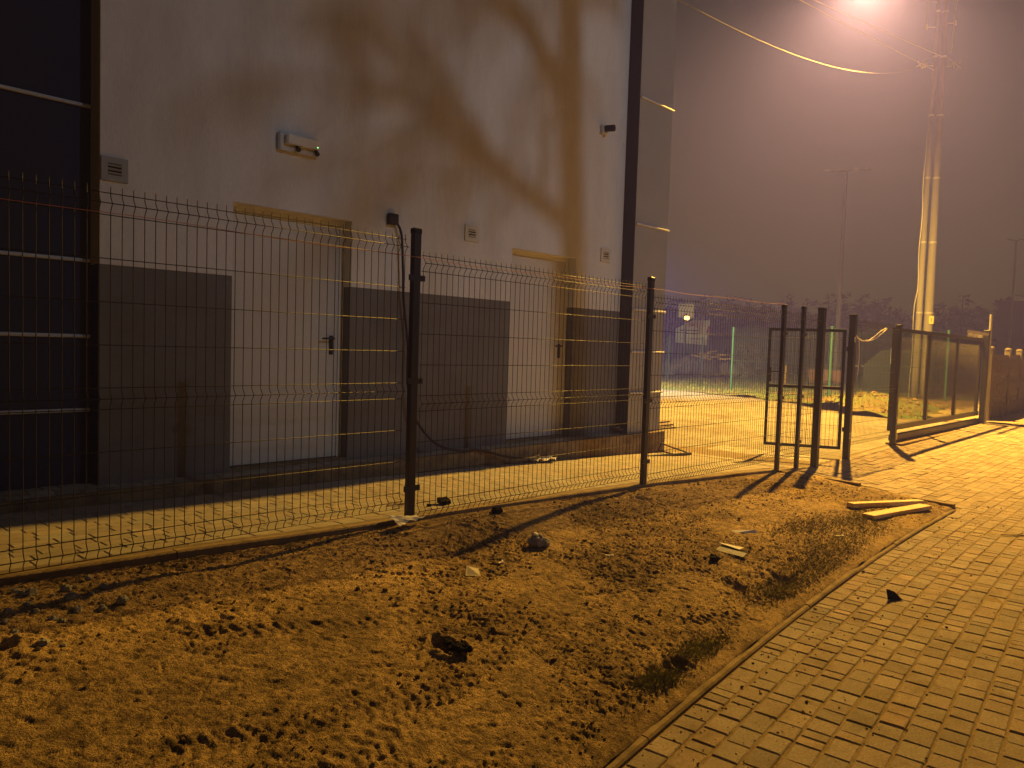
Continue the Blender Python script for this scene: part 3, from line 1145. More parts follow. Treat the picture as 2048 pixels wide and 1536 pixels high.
def legpt(z, side):
    # image-measured axes on the plane Y=5.24, split 0.2 m fore and aft so the legs stand side by side
    k = (z - .57) / 8.9
    x = (18.58 + .17 * k) if side == 0 else (19.74 - .43 * k)
    return x, 5.24


KP = 1.46
_d = F_ + R_ * ((1846 - 1024) / 1492.7) + U_ * ((768 - 660) / 1492.7)
_h = math.hypot(_d.x, _d.y)
PBX, PBY = _d.x / _h * 28.6, _d.y / _h * 28.6
dv = Vector((.6969, -.7165, 0)).normalized()   # across the pair


def leg(z, side):
    k = (z - .57) / 8.9
    off = (-.17 + .043 * k) if side == 0 else (.17 - .043 * k)
    return Vector((PBX, PBY, 1.5 + (z - 1.5) * KP)) + dv * off


pl = []
for side in (0, 1):
    mb = MB()
    mb.sm = True
    zs = np.linspace(.1, 12.4, 14)
    mb.tube([leg(z, side) for z in zs], [(.108 if side == 0 else .150) * (1 - .055 * z) + .004 for z in zs], 14)
    pl.append(mb.build('pole_leg', M['concrete'], UP))
for z in (2.55, 4.15, 5.6, 7.0, 8.3, 9.3):
    mb = MB()
    for side in (0, 1):
        c = leg(z, side)
        r_ = (.108 if side == 0 else .150) * (1 - .055 * z) + .010
        mb.tube([c - Vector((0, 0, .03)), c + Vector((0, 0, .03))], r_ + .004, 14)
    mb.build('steel_band', M['post_light'], UP)
for i, (z, s) in enumerate(((8.1, -1), (8.1, 1), (8.95, -1), (9.5, -1), (9.05, 1), (9.6, 1))):
    mb = MB()
    c = leg(z, 0 if s < 0 else 1)
    e = c + dv * (s * .34)
    mb.tube([c, e], .015, 6)
    mb.tube([e - Vector((0, 0, .07)), e + Vector((0, 0, .09))], [.045, .03], 8)
    if i < 2:
        for k in range(5):
            p = c + dv * (s * (.26 + .07 * k)) + Vector((RNG.uniform(-.05, .05), 0, RNG.uniform(-.14, .12)))
            mb.tube([p, p + Vector((0, 0, .09)) + dv * .03 * s], .026, 6)
        mb.tube([c + dv * (s * .2) + Vector((0, 0, .25)), c + dv * (s * .45) + Vector((0, 0, .05)), c + dv * (s * .6) - Vector((0, 0, .05))], .018, 6)
    mb.build('insulator', M['rope'] if i % 2 == 0 else M['post_light'], UP)
for s, za, zb_ in ((-1, 8.95, 9.5), (1, 9.05, 9.6)):
    mb = MB()
    c = leg(za, 0 if s < 0 else 1) + dv * (s * .34)
    d = leg(zb_, 0 if s < 0 else 1) + dv * (s * .34)
    mb.tube([c, d], .016, 6)
    mb.build('link_bar', M['post_light'], UP)
mb = MB()
c = leg(9.0, 1) + dv * .30
mb.tube([leg(8.4, 1) + dv * .24, c, leg(9.6, 1) + dv * .34, leg(10.1, 1) + dv * .75, leg(10.4, 1) + dv * 1.3], .035, 8)
mb.build('side_arm', M['post_light'], UP)
mb = MB()
c = leg(4.5, 0) - dv * .17
pts = []
for i in range(20):
    z = .5 + i * .32
    q_ = leg(z, 0) - dv * (.12 + .02 * math.sin(i * 1.3) + (.05 if i < 8 else 0))
    pts.append(q_)
mb.tube(pts, .012, 5)
mb.build('pole_cable', M['post_light'], UP)
mb = MB()
c = leg(2.39, 1)
pp = c + Vector((-.717, -.695, 0)) * .142 + dv * .02
a_ = math.atan2(dv.y, dv.x)
mb.box(pp, (.15, .008, .26), rz=a_)
pla = mb.build('number_plate', M['label_yellow'], UP)
mb = MB()
q_ = pp + Vector((-.717, -.695, 0)) * .006
mb.box(q_ + Vector((0, 0, .03)), (.018, .004, .08), rz=a_, ry=.35)
mb.box(q_ + Vector((0, 0, -.03)), (.018, .004, .08), rz=a_, ry=.35)
mb.box(q_, (.05, .004, .014), rz=a_)
mb.build('print', M['hubcap'], pla)
LAMP = Vector((17.3, 6.3, 10.0))
SL = thing('street_lamp', (LAMP.x, LAMP.y, LAMP.z), 'lit yellow street lamp hanging above the yard entrance', 'street lamp')
mb = MB()
mb.tube([(LAMP.x, LAMP.y, LAMP.z + 2.2), (LAMP.x, LAMP.y, LAMP.z + .3)], .02, 6)
mb.build('hanger', M['post_light'], SL)
mb = MB()
mb.cbox((LAMP.x, LAMP.y, LAMP.z + .25), (.75, .30, .16), .05)
mb.build('lamp_head', M['vent'], SL)
mb = MB()
mb.sm = True
mb.blob((LAMP.x, LAMP.y, LAMP.z + .10), .09, .8, 0, seg=12, rings=8)
mb.build('lamp_bulb', M['lamp_on'], SL)


def cable3(a, b, sag, r, n=24):
    a, b = Vector(a), Vector(b)
    mb = MB()
    mb.sm = True
    mb.tube([a.lerp(b, i / n) - Vector((0, 0, sag * 4 * (i / n) * (1 - i / n))) for i in range(n + 1)], r, 5)
    return mb


pe = leg(8.1, 0) - dv * .35
tag(cable3((8.62, 5.56, 6.12), pe, .55, .0055).build('overhead_cable', M['dull_cable'], origin=(8.62, 5.56, 6.1)),
    'single sagging cable from the building corner to the twin pole', 'cable')
def along(px, py, dist):
    d = F_ + R_ * ((px - 1024) / 1492.7) + U_ * ((768 - py) / 1492.7)
    hd = math.hypot(d.x, d.y)
    return Vector((0, 0, 1.5)) + d * (dist / hd)


for px, side, zq, lab in ((1612, 0, 8.0, 'lower'), (1642, 1, 8.3, 'upper')):
    e = leg(zq, side)
    A = along(px, 2, 20)
    tag(cable3(A + (A - e) * 1.2, e, .05, .009).build('overhead_cable', M['rope'], origin=tuple(A)),
        lab + ' of the two bright cables crossing the top edge towards the twin pole', 'cable')

# ------------------------------------------------------------------ chain link fences with green posts
def chain(posts, zb, hgt, label):
    T = thing('chain_link_fence', (posts[0][0], posts[0][1], zb), label, 'fence')
    for (x, y) in posts:
        mb = MB()
        mb.tube([(x, y, zb - .1), (x, y, zb + hgt + .05)], .038, 8)
        p = mb.build('green_post', M['green_post'], T)
        mb = MB()
        mb.cbox((x, y, zb + hgt + .06), (.09, .09, .03), .01)
        mb.build('post_cap', M['green_post'], p)
    for (x0, y0), (x1, y1) in zip(posts, posts[1:]):
        L_ = math.hypot(x1 - x0, y1 - y0)
        mb = MB()
        n = int(L_ / .11)
        k = int(hgt / .055)
        for i in range(n):
            pts = []
            for j in range(k):
                s = (i + .5 + .5 * (1 if j % 2 else 0)) / (n + .5)
                pts.append((x0 + (x1 - x0) * s, y0 + (y1 - y0) * s, zb + .03 + j * .055))
            mb.tube(pts, .0035, 3, cap=False)
            pts = [(x0 + (x1 - x0) * ((i + 1 - .5 * (1 if j % 2 else 0)) / (n + .5)), y0 + (y1 - y0) * ((i + 1 - .5 * (1 if j % 2 else 0)) / (n + .5)), zb + .03 + j * .055) for j in range(k)]
            mb.tube(pts, .0035, 3, cap=False)
        for z in (.05, hgt * .5, hgt):
            mb.tube([(x0, y0, zb + z), (x1, y1, zb + z)], .005, 4)
        mb.build('chain_mesh', M['chain'], T)


chain([(24.85, 13.08), (24.0, 9.25), (26.4, 6.56)], .10, 2.25, 'green chain link fence across the near edge of the grass')
chain([(27.5, 20.0), (31.7, 20.1), (35.2, 20.25), (39.0, 21.1), (43, 22)], .10, 2.1, 'second chain link fence further back in front of the heap and white board')

# ------------------------------------------------------------------ things beyond the yard
def along(px, py, dist):
    d = F_ + R_ * ((px - 1024) / 1492.7) + U_ * ((768 - py) / 1492.7)
    hd = math.hypot(d.x, d.y)
    return Vector((0, 0, 1.5)) + d * (dist / hd)


CROSS = Vector((.78, -.62, 0)).normalized()


def facing(v):
    u = Vector((v.x, v.y, 0)).normalized()
    return Vector((u.y, -u.x, 0)), u       # right, away


# white board with print
c = along(1384, 665, 52)
rt, aw = facing(c)
T = thing('advertising_board', (c.x, c.y, .1), 'white board with one sloping upper corner and blue print beyond the chain link fences', 'board')
pxm = 52 / 1492.7
mb = MB()
out = [(-31, -20), (-31, 7), (1, 24), (33, 24), (29, -24)]
v1 = [c + rt * (a * pxm) + Vector((0, 0, b * pxm)) for a, b in out]
v2 = [p + aw * .12 for p in v1]
mb.add(v1 + v2, [(0, 1, 2, 3, 4)[::-1], (5, 6, 7, 8, 9)] + [(i, (i + 1) % 5, 5 + (i + 1) % 5, 5 + i) for i in range(5)])
mb.build('board_panel', M['banner'], T)
mb = MB()
az = math.atan2(rt.y, rt.x)
for a, b, w, h in ((-6, 4, 34, 2.2), (0, -2, 24, 1.8), (8, -12, 22, 1.2)):
    mb.box(c + rt * (a * pxm) + Vector((0, 0, b * pxm)) - aw * .012, (w * pxm, .02, h * pxm), rz=az)
mb.build('blue_print', M['banner_blue'], T)
mb = MB()
for a, b, w, h in ((0, 15, 6, 5), (30, 6, 4, 14)):
    mb.box(c + rt * (a * pxm) + Vector((0, 0, b * pxm)) - aw * .012, (w * pxm, .02, h * pxm), rz=az, ry=.3)
mb.build('red_print', M['banner_red'], T)
for a in (-25, 22):
    mb = MB()
    p = c + rt * (a * pxm) + aw * .15
    mb.tube([(p.x, p.y, .0), (p.x, p.y, c.z)], .06, 6)
    mb.build('leg', M['wood_dark'], T)
# basketball hoop
c = along(1372, 621, 47)
rt, aw = facing(c)
az = math.atan2(rt.y, rt.x)
T = thing('basketball_hoop', (c.x, c.y, .1), 'white square basketball backboard on a pole above the white board', 'basketball hoop')
mb = MB()
mb.box(c, (.93, .04, .82), rz=az)
bb_ = mb.build('backboard', M['white_trim'], T)
mb = MB()
pts = [c - aw * (.25 - .2 * math.cos(a)) + rt * (.2 * math.sin(a)) - Vector((0, 0, .32)) for a in np.linspace(0, 2 * PI, 15)]
mb.tube(pts, .015, 5)
mb.build('hoop_ring', M['orange'], bb_)
mb = MB()
p = c + aw * .5
mb.tube([(p.x, p.y, 0), (p.x, p.y, c.z), (c.x, c.y, c.z)], .06, 6)
mb.build('pole', M['fence'], T)
# small far lamp under the board
c = along(1374, 636, 46)
T = thing('far_street_lamp', (c.x, c.y, .1), 'glowing yellow lamp far away just below the basketball backboard', 'street lamp')
mb = MB()
mb.sm = True
mb.blob(c, .16, .7, .1, seg=10, rings=6)
mb.build('lamp_glass', M['farlamp'], T)
mb = MB()
mb.tube([(c.x + .2, c.y + .2, 0), (c.x + .2, c.y + .2, c.z + .25), (c.x, c.y, c.z + .14)], .04, 6)
mb.build('pole', M['fence'], T)
# covered heap
mb = MB()
mb.sm = True
c0 = along(1405, 748, 44)
rt, aw = facing(c0)
for i in range(26):
    a = RNG.uniform(-2.0, 2.2)
    hgt = 1.5 * (1 - (a / 2.9) ** 2) * RNG.uniform(.35, 1)
    p = c0 + rt * a + aw * RNG.uniform(0, 1.4)
    mb.blob((p.x, p.y, .1 + hgt * .45), .62 * RNG.uniform(.7, 1.1), .85, .3, seg=9, rings=6)
tag(mb.build('covered_heap', M['tarp'], origin=(c0.x, c0.y, .1)), 'dark lumpy heap under sheeting between the chain link fence and white board', 'heap')
mb = MB()
for i in range(12):
    a = RNG.uniform(-.7, .9)
    p = c0 + rt * a - aw * .15 + Vector((0, 0, 1.35 + RNG.uniform(-.25, .25) - abs(a) * .2))
    q_ = p + rt * RNG.uniform(.4, .9) + Vector((0, 0, RNG.uniform(-.35, .15)))
    p.z, q_.z = p.z - c0.z + .1, q_.z - c0.z + .1
    mb.tube([p, q_], .04, 5)
tag(mb.build('loose_sticks', M['wood'], origin=(c0.x, c0.y, 1.3)), 'pale sticks lying on top of the dark heap', 'sticks')
c1 = along(1492, 735, 45)
mb = MB()
for i in range(420):
    p = Vector((c1.x, c1.y, .1)) + rt * RNG.normal(0, .55) + aw * RNG.normal(0, .4)
    z = RNG.uniform(.05, 2.0)
    a = RNG.uniform(0, 2 * PI)
    l = RNG.uniform(.1, .3)
    mb.add([(p.x, p.y, z), (p.x + l * math.cos(a), p.y + l * math.sin(a), z + .12), (p.x + l * .4 * math.cos(a + 1), p.y + l * .4 * math.sin(a + 1), z + .2)], [(0, 1, 2)])
bsh = thing('dry_bush', (c1.x, c1.y, .1), 'brown leafy bush beside the dark covered heap', 'bush')
mb.build('foliage', M['bark'], bsh)
mb = MB()
for i in range(7):
    mb.tube([(c1.x, c1.y, 0), (c1.x + RNG.normal(0, .4), c1.y + RNG.normal(0, .4), 1.5)], [.03, .01], 5)
mb.build('stem', M['bark'], bsh)

# orange barrels
first = None
for i, (px, lab) in enumerate(((1626, 'leftmost of three orange tubs on the dark grass behind the gate'), (1651, 'middle one of three orange tubs, just left of the thick gate post'),
                               (1675, 'rightmost of three orange tubs behind the thick gate post'))):
    p = along(px, 752, 41)
    if first is None:
        T = thing('orange_tub', (p.x, p.y, .1), lab, 'tub', 'orange tubs beyond the yard')
        mb = MB()
        mb.sm = True
        mb.tube([(p.x, p.y, .1), (p.x, p.y, .35), (p.x, p.y, .72), (p.x, p.y, .78)], [.20, .26, .31, .31], 14)
        mb.build('tub_body', M['orange'], T)
        mb = MB()
        mb.tube([(p.x, p.y, .78), (p.x, p.y, .82)], [.33, .33], 14)
        mb.build('rim', M['wood_dark'], T)
        first = T
    else:
        copy_thing(first, (p.x, p.y, .1), lab)
# yellow post
p = along(1571, 748, 38)
mb = MB()
mb.tube([(p.x, p.y, .05), (p.x, p.y, .95)], .05, 8)
mb.tube([(p.x, p.y, .95), (p.x, p.y, 1.0)], [.06, .03], 8)
tag(mb.build('marker_post', M['yellow'], origin=(p.x, p.y, .05)), 'short yellow marker post on the far grass seen through the gate', 'post')
# green container
c = along(1800, 755, 34)
rt, aw = facing(c)
T = thing('green_container', (c.x, c.y, .1), 'dark green container with sloping shoulders behind the mesh beside the sliding gate', 'container')
mb = MB()
prof = [(-1.25, .0), (-1.4, .5), (-1.35, 1.15), (-.7, 1.75), (1.2, 1.85), (1.3, 0)]
f1 = [Vector((c.x, c.y, .05 + b)) + rt * a for a, b in prof]
f2 = [p_ + aw * 1.2 for p_ in f1]
n = len(prof)
mb.add(f1 + f2, [tuple(range(n))[::-1], tuple(range(n, 2 * n))] + [(i, (i + 1) % n, n + (i + 1) % n, n + i) for i in range(n)])
body = mb.build('container_body', M['bin_green'], T)
mb = MB()
for b in (.55, 1.1):
    mb.box(Vector((c.x, c.y, .05 + b)) - aw * .02, (2.4, .05, .06), rz=math.atan2(rt.y, rt.x))
mb.build('rib', M['bin_green'], T)
p = along(1786, 712, 33)
mb = MB()
mb.cbox((p.x, p.y, p.z), (.22, .12, .62), .02)
mb.tube([(p.x, p.y, .05), (p.x, p.y, p.z)], .04, 6)
tag(mb.build('pale_cabinet', M['banner'], origin=(p.x, p.y, .1)), 'small pale upright cabinet above the left shoulder of the green container', 'cabinet')
# low pale blocks in the distance
first = None
for px, lab in ((1713, 'leftmost of three small pale blocks in the dark distance'), (1729, 'middle one of three small pale blocks in the dark distance'), (1751, 'rightmost of three small pale blocks in the dark distance')):
    p = along(px, 732, 48)
    if first is None:
        T = thing('pale_block', (p.x, p.y, .1), lab, 'block', 'pale blocks in the distance')
        mb = MB()
        mb.cbox((p.x, p.y, p.z), (.26, .2, .10), .02, rz=-.6)
        mb.build('seat', M['rope'], T)
        mb = MB()
        mb.tube([(p.x, p.y, .05), (p.x, p.y, p.z)], .04, 6)
        mb.build('leg', M['fence'], T)
        first = T
    else:
        copy_thing(first, (p.x, p.y, .1), lab)

# tall sports-ground mast
base = along(1671, 745, 43)
T = thing('floodlight_mast', (base.x, base.y, .1), 'tall slim mast with a flat crossbar of unlit floodlights standing in the haze', 'mast')
rt, aw = facing(base)
ztop = along(1690, 342, 43).z
mb = MB()
mb.tube([(base.x, base.y, 0), (base.x, base.y, ztop * .5), (base.x, base.y, ztop)], [.13, .11, .075], 10)
mb.build('mast_pole', M['concrete'], T)
mb = MB()
tp = Vector((base.x, base.y, ztop))
mb.tube([tp - rt * 1.05, tp + rt * 1.15], .05, 6)
bar = mb.build('crossbar', M['concrete'], T)
for a in (-.95, -.5, .45, 1.0):
    mb = MB()
    q_ = tp + rt * a + Vector((0, 0, .08))
    mb.cbox(q_, (.26, .2, .12), .02, rz=math.atan2(rt.y, rt.x))
    mb.build('floodlight', M['vent'], bar)
p = along(2022, 640, 60)
T = thing('thin_lamp_pole', (p.x, p.y, .1), 'very faint thin pole with small arms at the right edge of the picture', 'pole')
zt = along(2026, 482, 60).z
rt, aw = facing(p)
mb = MB()
mb.tube([(p.x, p.y, 0), (p.x, p.y, zt)], [.09, .06], 8)
mb.build('pole', M['concrete'], T)
mb = MB()
q_ = Vector((p.x, p.y, zt))
mb.tube([q_ - rt * .5 + Vector((0, 0, .15)), q_, q_ + rt * .35 + Vector((0, 0, .1)), q_ + rt * 1.2 - Vector((0, 0, .8))], .035, 6)
mb.build('arm', M['concrete'], T)
# dark house on the right
p = along(2040, 690, 70)
H = thing('house', (p.x, p.y, .1), 'dark house with a pitched roof barely visible at the right edge', 'house')
rt, aw = facing(p)
mb = MB()
mb.box((p.x + rt.x * 3, p.y + rt.y * 3, 1.6), (9, 8, 3.2), rz=math.atan2(rt.y, rt.x))
mb.build('wall', M['dark_wall'], H)
mb = MB()
cc = Vector((p.x, p.y, 3.2)) + rt * 3
v = [cc - rt * 4.9 - aw * 4.4, cc + rt * 4.9 - aw * 4.4, cc + rt * 4.9 + aw * 4.4, cc - rt * 4.9 + aw * 4.4, cc - rt * 4.5 + Vector((0, 0, 3.0)), cc + rt * 4.5 + Vector((0, 0, 3.0))]
mb.add(v, [(0, 1, 5, 4), (2, 3, 4, 5), (1, 2, 5), (3, 0, 4), (3, 2, 1, 0)])
mb.build('roof', M['roof'], H)
# dark low building between the masts
p = along(1620, 690, 75)
H = thing('long_shed', (p.x, p.y, .1), 'long dark shed across the back of the grass field', 'shed')
rt, aw = facing(p)
mb = MB()
mb.box((p.x, p.y, 1.4), (17, 6, 2.8), rz=math.atan2(rt.y, rt.x))
mb.build('wall', M['dark_wall'], H)
mb = MB()
mb.box((p.x, p.y, 2.9), (17.6, 6.6, .2), rz=math.atan2(rt.y, rt.x))
mb.build('roof', M['roof'], H)

# far wood, one dark mass
mb = MB()
for i in range(420):
    px = RNG.uniform(1150, 2300)
    dist = RNG.uniform(120, 170)
    p = along(px, 690, dist)
    hgt = RNG.uniform(6, 11)
    mb.tube([(p.x, p.y, 0), (p.x + RNG.normal(0, .3), p.y, hgt * .6), (p.x + RNG.normal(0, .4), p.y, hgt)], [.22, .16, .05], 5)
    for k in range(46):
        z = hgt * RNG.uniform(.35, 1.02)
        rr = 1.9 * (1.15 - z / hgt) + .35
        a = RNG.uniform(0, 2 * PI)
        q_ = (p.x + RNG.uniform(0, rr) * math.cos(a), p.y + RNG.uniform(0, rr) * math.sin(a), z)
        s = RNG.uniform(.4, .9)
        mb.add([q_, (q_[0] + s * RNG.normal(0, 1), q_[1] + s * RNG.normal(0, 1), q_[2] - s * .4), (q_[0] + s * RNG.normal(0, 1), q_[1] + s * RNG.normal(0, 1), q_[2] + s * .5)], [(0, 1, 2)])
tag(mb.build('far_wood', M['leaf']), 'dark wood of tall thin trees far behind the yard', 'wood', kind='stuff')

# ------------------------------------------------------------------ litter and timber in the foreground
def plank(a, b, w, th, z0, label):
    a, b = Vector(a), Vector(b)
    d = b - a
    L_ = d.length
    rz = math.atan2(d.y, d.x)
    mb = MB()
    c = (a + b) / 2
    mb.box((c.x, c.y, z0 + th / 2), (L_, w, th), rz=rz, ry=-math.asin((zdirt(b.x, b.y) - zdirt(a.x, a.y)) / L_) if L_ else 0)
    return tag(mb.build('timber_plank', M['wood'], origin=(c.x, c.y, z0)), label, 'plank', 'planks lying on the dirt')


zz = (zdirt(7.3, 2.5) + zdirt(8.2, 2.2)) / 2
plank((7.13, 2.50), (8.22, 2.20), .075, .04, zz + .002, 'narrower pale plank lying behind the other on the dirt')
zz = (zdirt(7.0, 2.3) + zdirt(8.0, 2.1)) / 2
plank((6.93, 2.27), (7.98, 2.09), .11, .035, zz + .002, 'wider pale plank lying nearest the kerb')


def onground(x, y):
    return zdirt(x, y)


zz = onground(3.42, 3.05)
mb = MB()
mb.blob((3.42, 3.05, zz + .035), .052, .8, .16, seed=3, seg=16, rings=11)
mb.blob((3.455, 3.02, zz + .025), .034, .8, .2, seed=31, seg=12, rings=9)
mb.blob((3.385, 3.065, zz + .03), .034, .8, .2, seed=32, seg=12, rings=9)
rk = thing('rubble_lump', (3.42, 3.05, zz), 'grey lump of concrete rubble lying in the second post shadow', 'rubble')
mb.build('lump', M['rock'], rk)
mb = MB()
mb.blob((3.41, 3.07, zz + .075), .024, .6, .35, seed=8, seg=7, rings=5)
mb.build('pale_crust', M['paper'], rk)
zz = onground(2.06, 2.28)
mb = MB()
for i in range(16):
    mb.blob((2.09 + RNG.normal(0, .026), 2.29 + RNG.normal(0, .02), zz + .01 + RNG.uniform(-.006, .012)), RNG.uniform(.008, .022), .7, .25, seed=50 + i, seg=9, rings=7)
mb.col = (.5, .5, .5)
tag(mb.build('soil_clod', M['clod'], origin=(2.06, 2.28, zz)), 'dark clod of soil beside a hole in the trodden dirt', 'clod')
zz = onground(3.6, 3.4)
for (x, y, r_, lab) in ((3.55, 3.55, .04, 'small dark clod lying near the second fence post base on loose soil'), (4.35, 2.35, .035, 'black clod lying alone right of the rubble lump')):
    mb = MB()
    z = onground(x, y)
    mb.blob((x, y, z + r_ * .4), r_, .75, .3, seg=8, rings=6)
    mb.col = (.4, .4, .4)
    tag(mb.build('soil_clod', M['clod'], origin=(x, y, z)), lab, 'clod')
mb = MB()
for i in range(46):
    x, y = RNG.normal(.78, .16), RNG.normal(3.44, .11)
    if y > 3.68 or x < -.9:
        continue
    r_ = RNG.uniform(.008, .028)
    mb.blob((x, y, zdirt(x, y) + r_ * .4), r_, .75, .25, seg=10, rings=7)
tag(mb.build('rubble', M['rock']), 'low spill of pale broken rubble by the fence kerb at the left edge', 'rubble', kind='stuff')
# cream card
x, y = 2.72, 2.88
z = onground(x, y)
mb = MB()
mb.add([(x - .05, y + .01, z + .012), (x + .02, y - .035, z + .008), (x + .055, y + .02, z + .03), (x - .005, y + .05, z + .05)], [(0, 1, 2, 3)])
mb.add([(x - .05, y + .01, z + .010), (x + .02, y - .035, z + .006), (x + .055, y + .02, z + .028), (x - .005, y + .05, z + .048)], [(3, 2, 1, 0)])
tag(mb.build('card_scrap', M['card'], origin=(x, y, z)), 'cream coloured square scrap of card on the dirt', 'litter')
# crumpled paper by the post
x, y = 2.86, 3.62
z = onground(2.86, 3.60)
mb = MB()
gx, gy = 9, 5
vs = []
for i in range(gx):
    for j in range(gy):
        s, t_ = i / (gx - 1), j / (gy - 1)
        vs.append((2.72 + .24 * s + .02 * t_, 3.66 - .10 * t_ + .05 * s, z + .045 + .035 * (1 - t_) * (1 - s) + RNG.uniform(-.012, .012)))
mb.add(vs, [(i * gy + j, (i + 1) * gy + j, (i + 1) * gy + j + 1, i * gy + j + 1) for i in range(gx - 1) for j in range(gy - 1)])
tag(mb.build('paper_scrap', M['paper'], origin=(x, y, z)), 'crumpled pale paper lying against the kerb left of the near fence post', 'litter')
# ribbed plastic strip
T = thing('plastic_packaging', (4.5, 2.3, onground(4.5, 2.3)), 'pale ribbed plastic strip with a dark side lying on the dirt', 'litter')
a, b = Vector((4.62, 2.47, 0)), Vector((4.60, 2.26, 0))
z = onground(4.6, 2.37)
mb = MB()
n = 22
for i in range(n):
    p = a.lerp(b, i / n)
    q_ = a.lerp(b, (i + .62) / n)
    mb.add([(p.x - .03, p.y, z + .018), (q_.x - .03, q_.y, z + .018), (q_.x + .02, q_.y, z + .034), (p.x + .02, p.y, z + .034)], [(0, 1, 2, 3)])
mb.build('ribbed_edge', M['paper'], T)
mb = MB()
mb.add([(a.x + .0, a.y, z + .02), (b.x + .0, b.y, z + .014), (b.x + .09, b.y + .03, z + .03), (a.x + .05, a.y + .0, z + .045)], [(0, 1, 2, 3)])
mb.build('dark_side', M['vent_dark'], T)
mb = MB()
mb.add([(a.x + .05, a.y, z + .046), (b.x + .07, b.y + .08, z + .034), (b.x + .12, b.y + .07, z + .04), (a.x + .06, a.y + .03, z + .05)], [(0, 1, 2, 3)])
mb.build('pale_flap', M['paper'], T)
mb = MB()
z = onground(5.2, 2.55)
mb.add([(5.12, 2.62, z + .01), (5.28, 2.50, z + .01), (5.27, 2.53, z + .03), (5.14, 2.645, z + .025)], [(0, 1, 2, 3)])
tag(mb.build('paper_scrap', M['paper'], origin=(5.2, 2.57, z)), 'narrow white strip of paper just behind the ribbed plastic', 'litter')
# black shard on the pavement
mb = MB()
x, y = 4.95, 1.44
mb.add([(x - .03, y + .03, .004), (x + .03, y - .04, .004), (x + .055, y + .0, .004), (x - .02, y + .045, .065), (x + .03, y + .01, .045), (x + .02, y + .04, .004)],
       [(0, 1, 4, 3), (1, 2, 4), (2, 5, 3, 4), (5, 0, 3), (0, 5, 2, 1)])
tag(mb.build('black_shard', M['vent_dark'], origin=(x, y, 0)), 'black angular shard lying on the brick pavement', 'shard')
# small sticks and slivers
for (x, y, l, a, mat, lab) in ((3.15, 4.15, .12, -.5, 'wood_dark', 'short dark stick on the sunlit yard paving right of the near post'),
                               (3.0, 2.95, .05, .2, 'paper', 'thin pale sliver lying flat left of the cream card'),
                               (3.72, 2.72, .05, -.8, 'paper', 'small white scrap below the grey rubble lump'),
                               (5.95, 2.15, .07, -.6, 'paper', 'short pale stick in the grass by the kerb'),
                               (7.6, 1.3, .22, -.75, 'wood_dark', 'thin dark twig lying on the pavement beyond the black shard')):
    z = zy(x, y) if y > 3.8 else (zdirt(x, y) if y > kerbY(x) + .06 else zp(x))
    mb = MB()
    mb.box((x, y, z + .010), (l, .012, .007), rz=a)
    mb.box((x + l * .4 * math.cos(a + .3), y + l * .4 * math.sin(a + .3), z + .014), (l * .4, .008, .006), rz=a + .5)
    if y > 3.8:
        lab = 'short dark stick on the lit yard paving right of the near post'
    tag(mb.build('small_stick', M[mat], origin=(x, y, z)), lab, 'litter')
mb = MB()
x, y = 3.45, 4.0
mb.blob((x, y, zy(x, y) + .02), .05, .6, .4, seed=4, seg=8, rings=5)
mb.blob((x - .12, y + .0, zy(x, y) + .008), .02, .6, .4, seed=14, seg=6, rings=4)
mb.col = (.5, .5, .5)
tag(mb.build('soil_clod', M['clod'], origin=(x, y, zy(x, y))), 'dark clod on the lit yard paving just behind the mesh', 'clod')
# rubble along the soil bank
mb = MB()
for i in range(500):
    x, y = RNG.normal(20, 2.2), RNG.normal(6.6, 1.3)
    if y < 4.3 or x < ybound(y):
        continue
    r_ = .02 + .05 * RNG.random() ** 3
    t_ = RNG.uniform(.7, 1.8)
    mb.col = (t_, t_, t_)
    mb.blob((x, y, zgrass(x, y) + r_ * .2), r_, .7, .35, seg=6, rings=4)
tag(mb.build('bank_rubble', M['clod']), 'lumps of soil and rubble on the bank behind the sliding gate', 'rubble', kind='stuff')

# ------------------------------------------------------------------ street side behind the viewer: tree and lamp whose light falls on the wall
TX, TY = 7.78, -3.0
T = thing('birch_tree', (TX, TY, 0), 'bare drooping tree standing across the pavement opposite the white wall', 'tree')
mb = MB()
mb.sm = True
trunk = [(TX + .25, TY, -.05), (TX + .18, TY, 3.0), (TX + .06, TY, 6.1), (TX - .05, TY, 7.4), (TX - .12, TY, 8.5), (TX - .05, TY, 9.9), (TX + .1, TY, 11.9)]
mb.tube(trunk, [.25, .18, .13, .115, .12, .08, .03], 10)
mb.build('trunk', M['bark'], T)
lb = MB()
tw = MB()
rr = random.Random(21)


def branch(p, d, length, r, depth):
    pts = [Vector(p)]
    d = Vector(d).normalized()
    n = 6
    for i in range(n):
        d = (d + Vector((rr.uniform(-.18, .18), rr.uniform(-.18, .18), rr.uniform(-.08, .12) - (.10 if depth > 1 else 0)))).normalized()
        pts.append(pts[-1] + d * (length / n))
    (lb if depth < 2 else tw).tube(pts, [r * (1 - .8 * i / n) for i in range(n + 1)], 6 if depth < 2 else 4, cap=False)
    if depth >= 3:
        return
    for i in range(1, n + 1):
        for k in range((1 if i % 3 == 0 else 2) if depth < 2 else 2):
            dd = (d + Vector((rr.uniform(-1, 1), rr.uniform(-1, 1), rr.uniform(-.7, .6)))).normalized()
            if depth == 2:
                dd = (dd * .5 + Vector((0, 0, -.9))).normalized()
            branch(pts[i], dd, length * rr.uniform(.35, .6), r * .38, depth + 1)


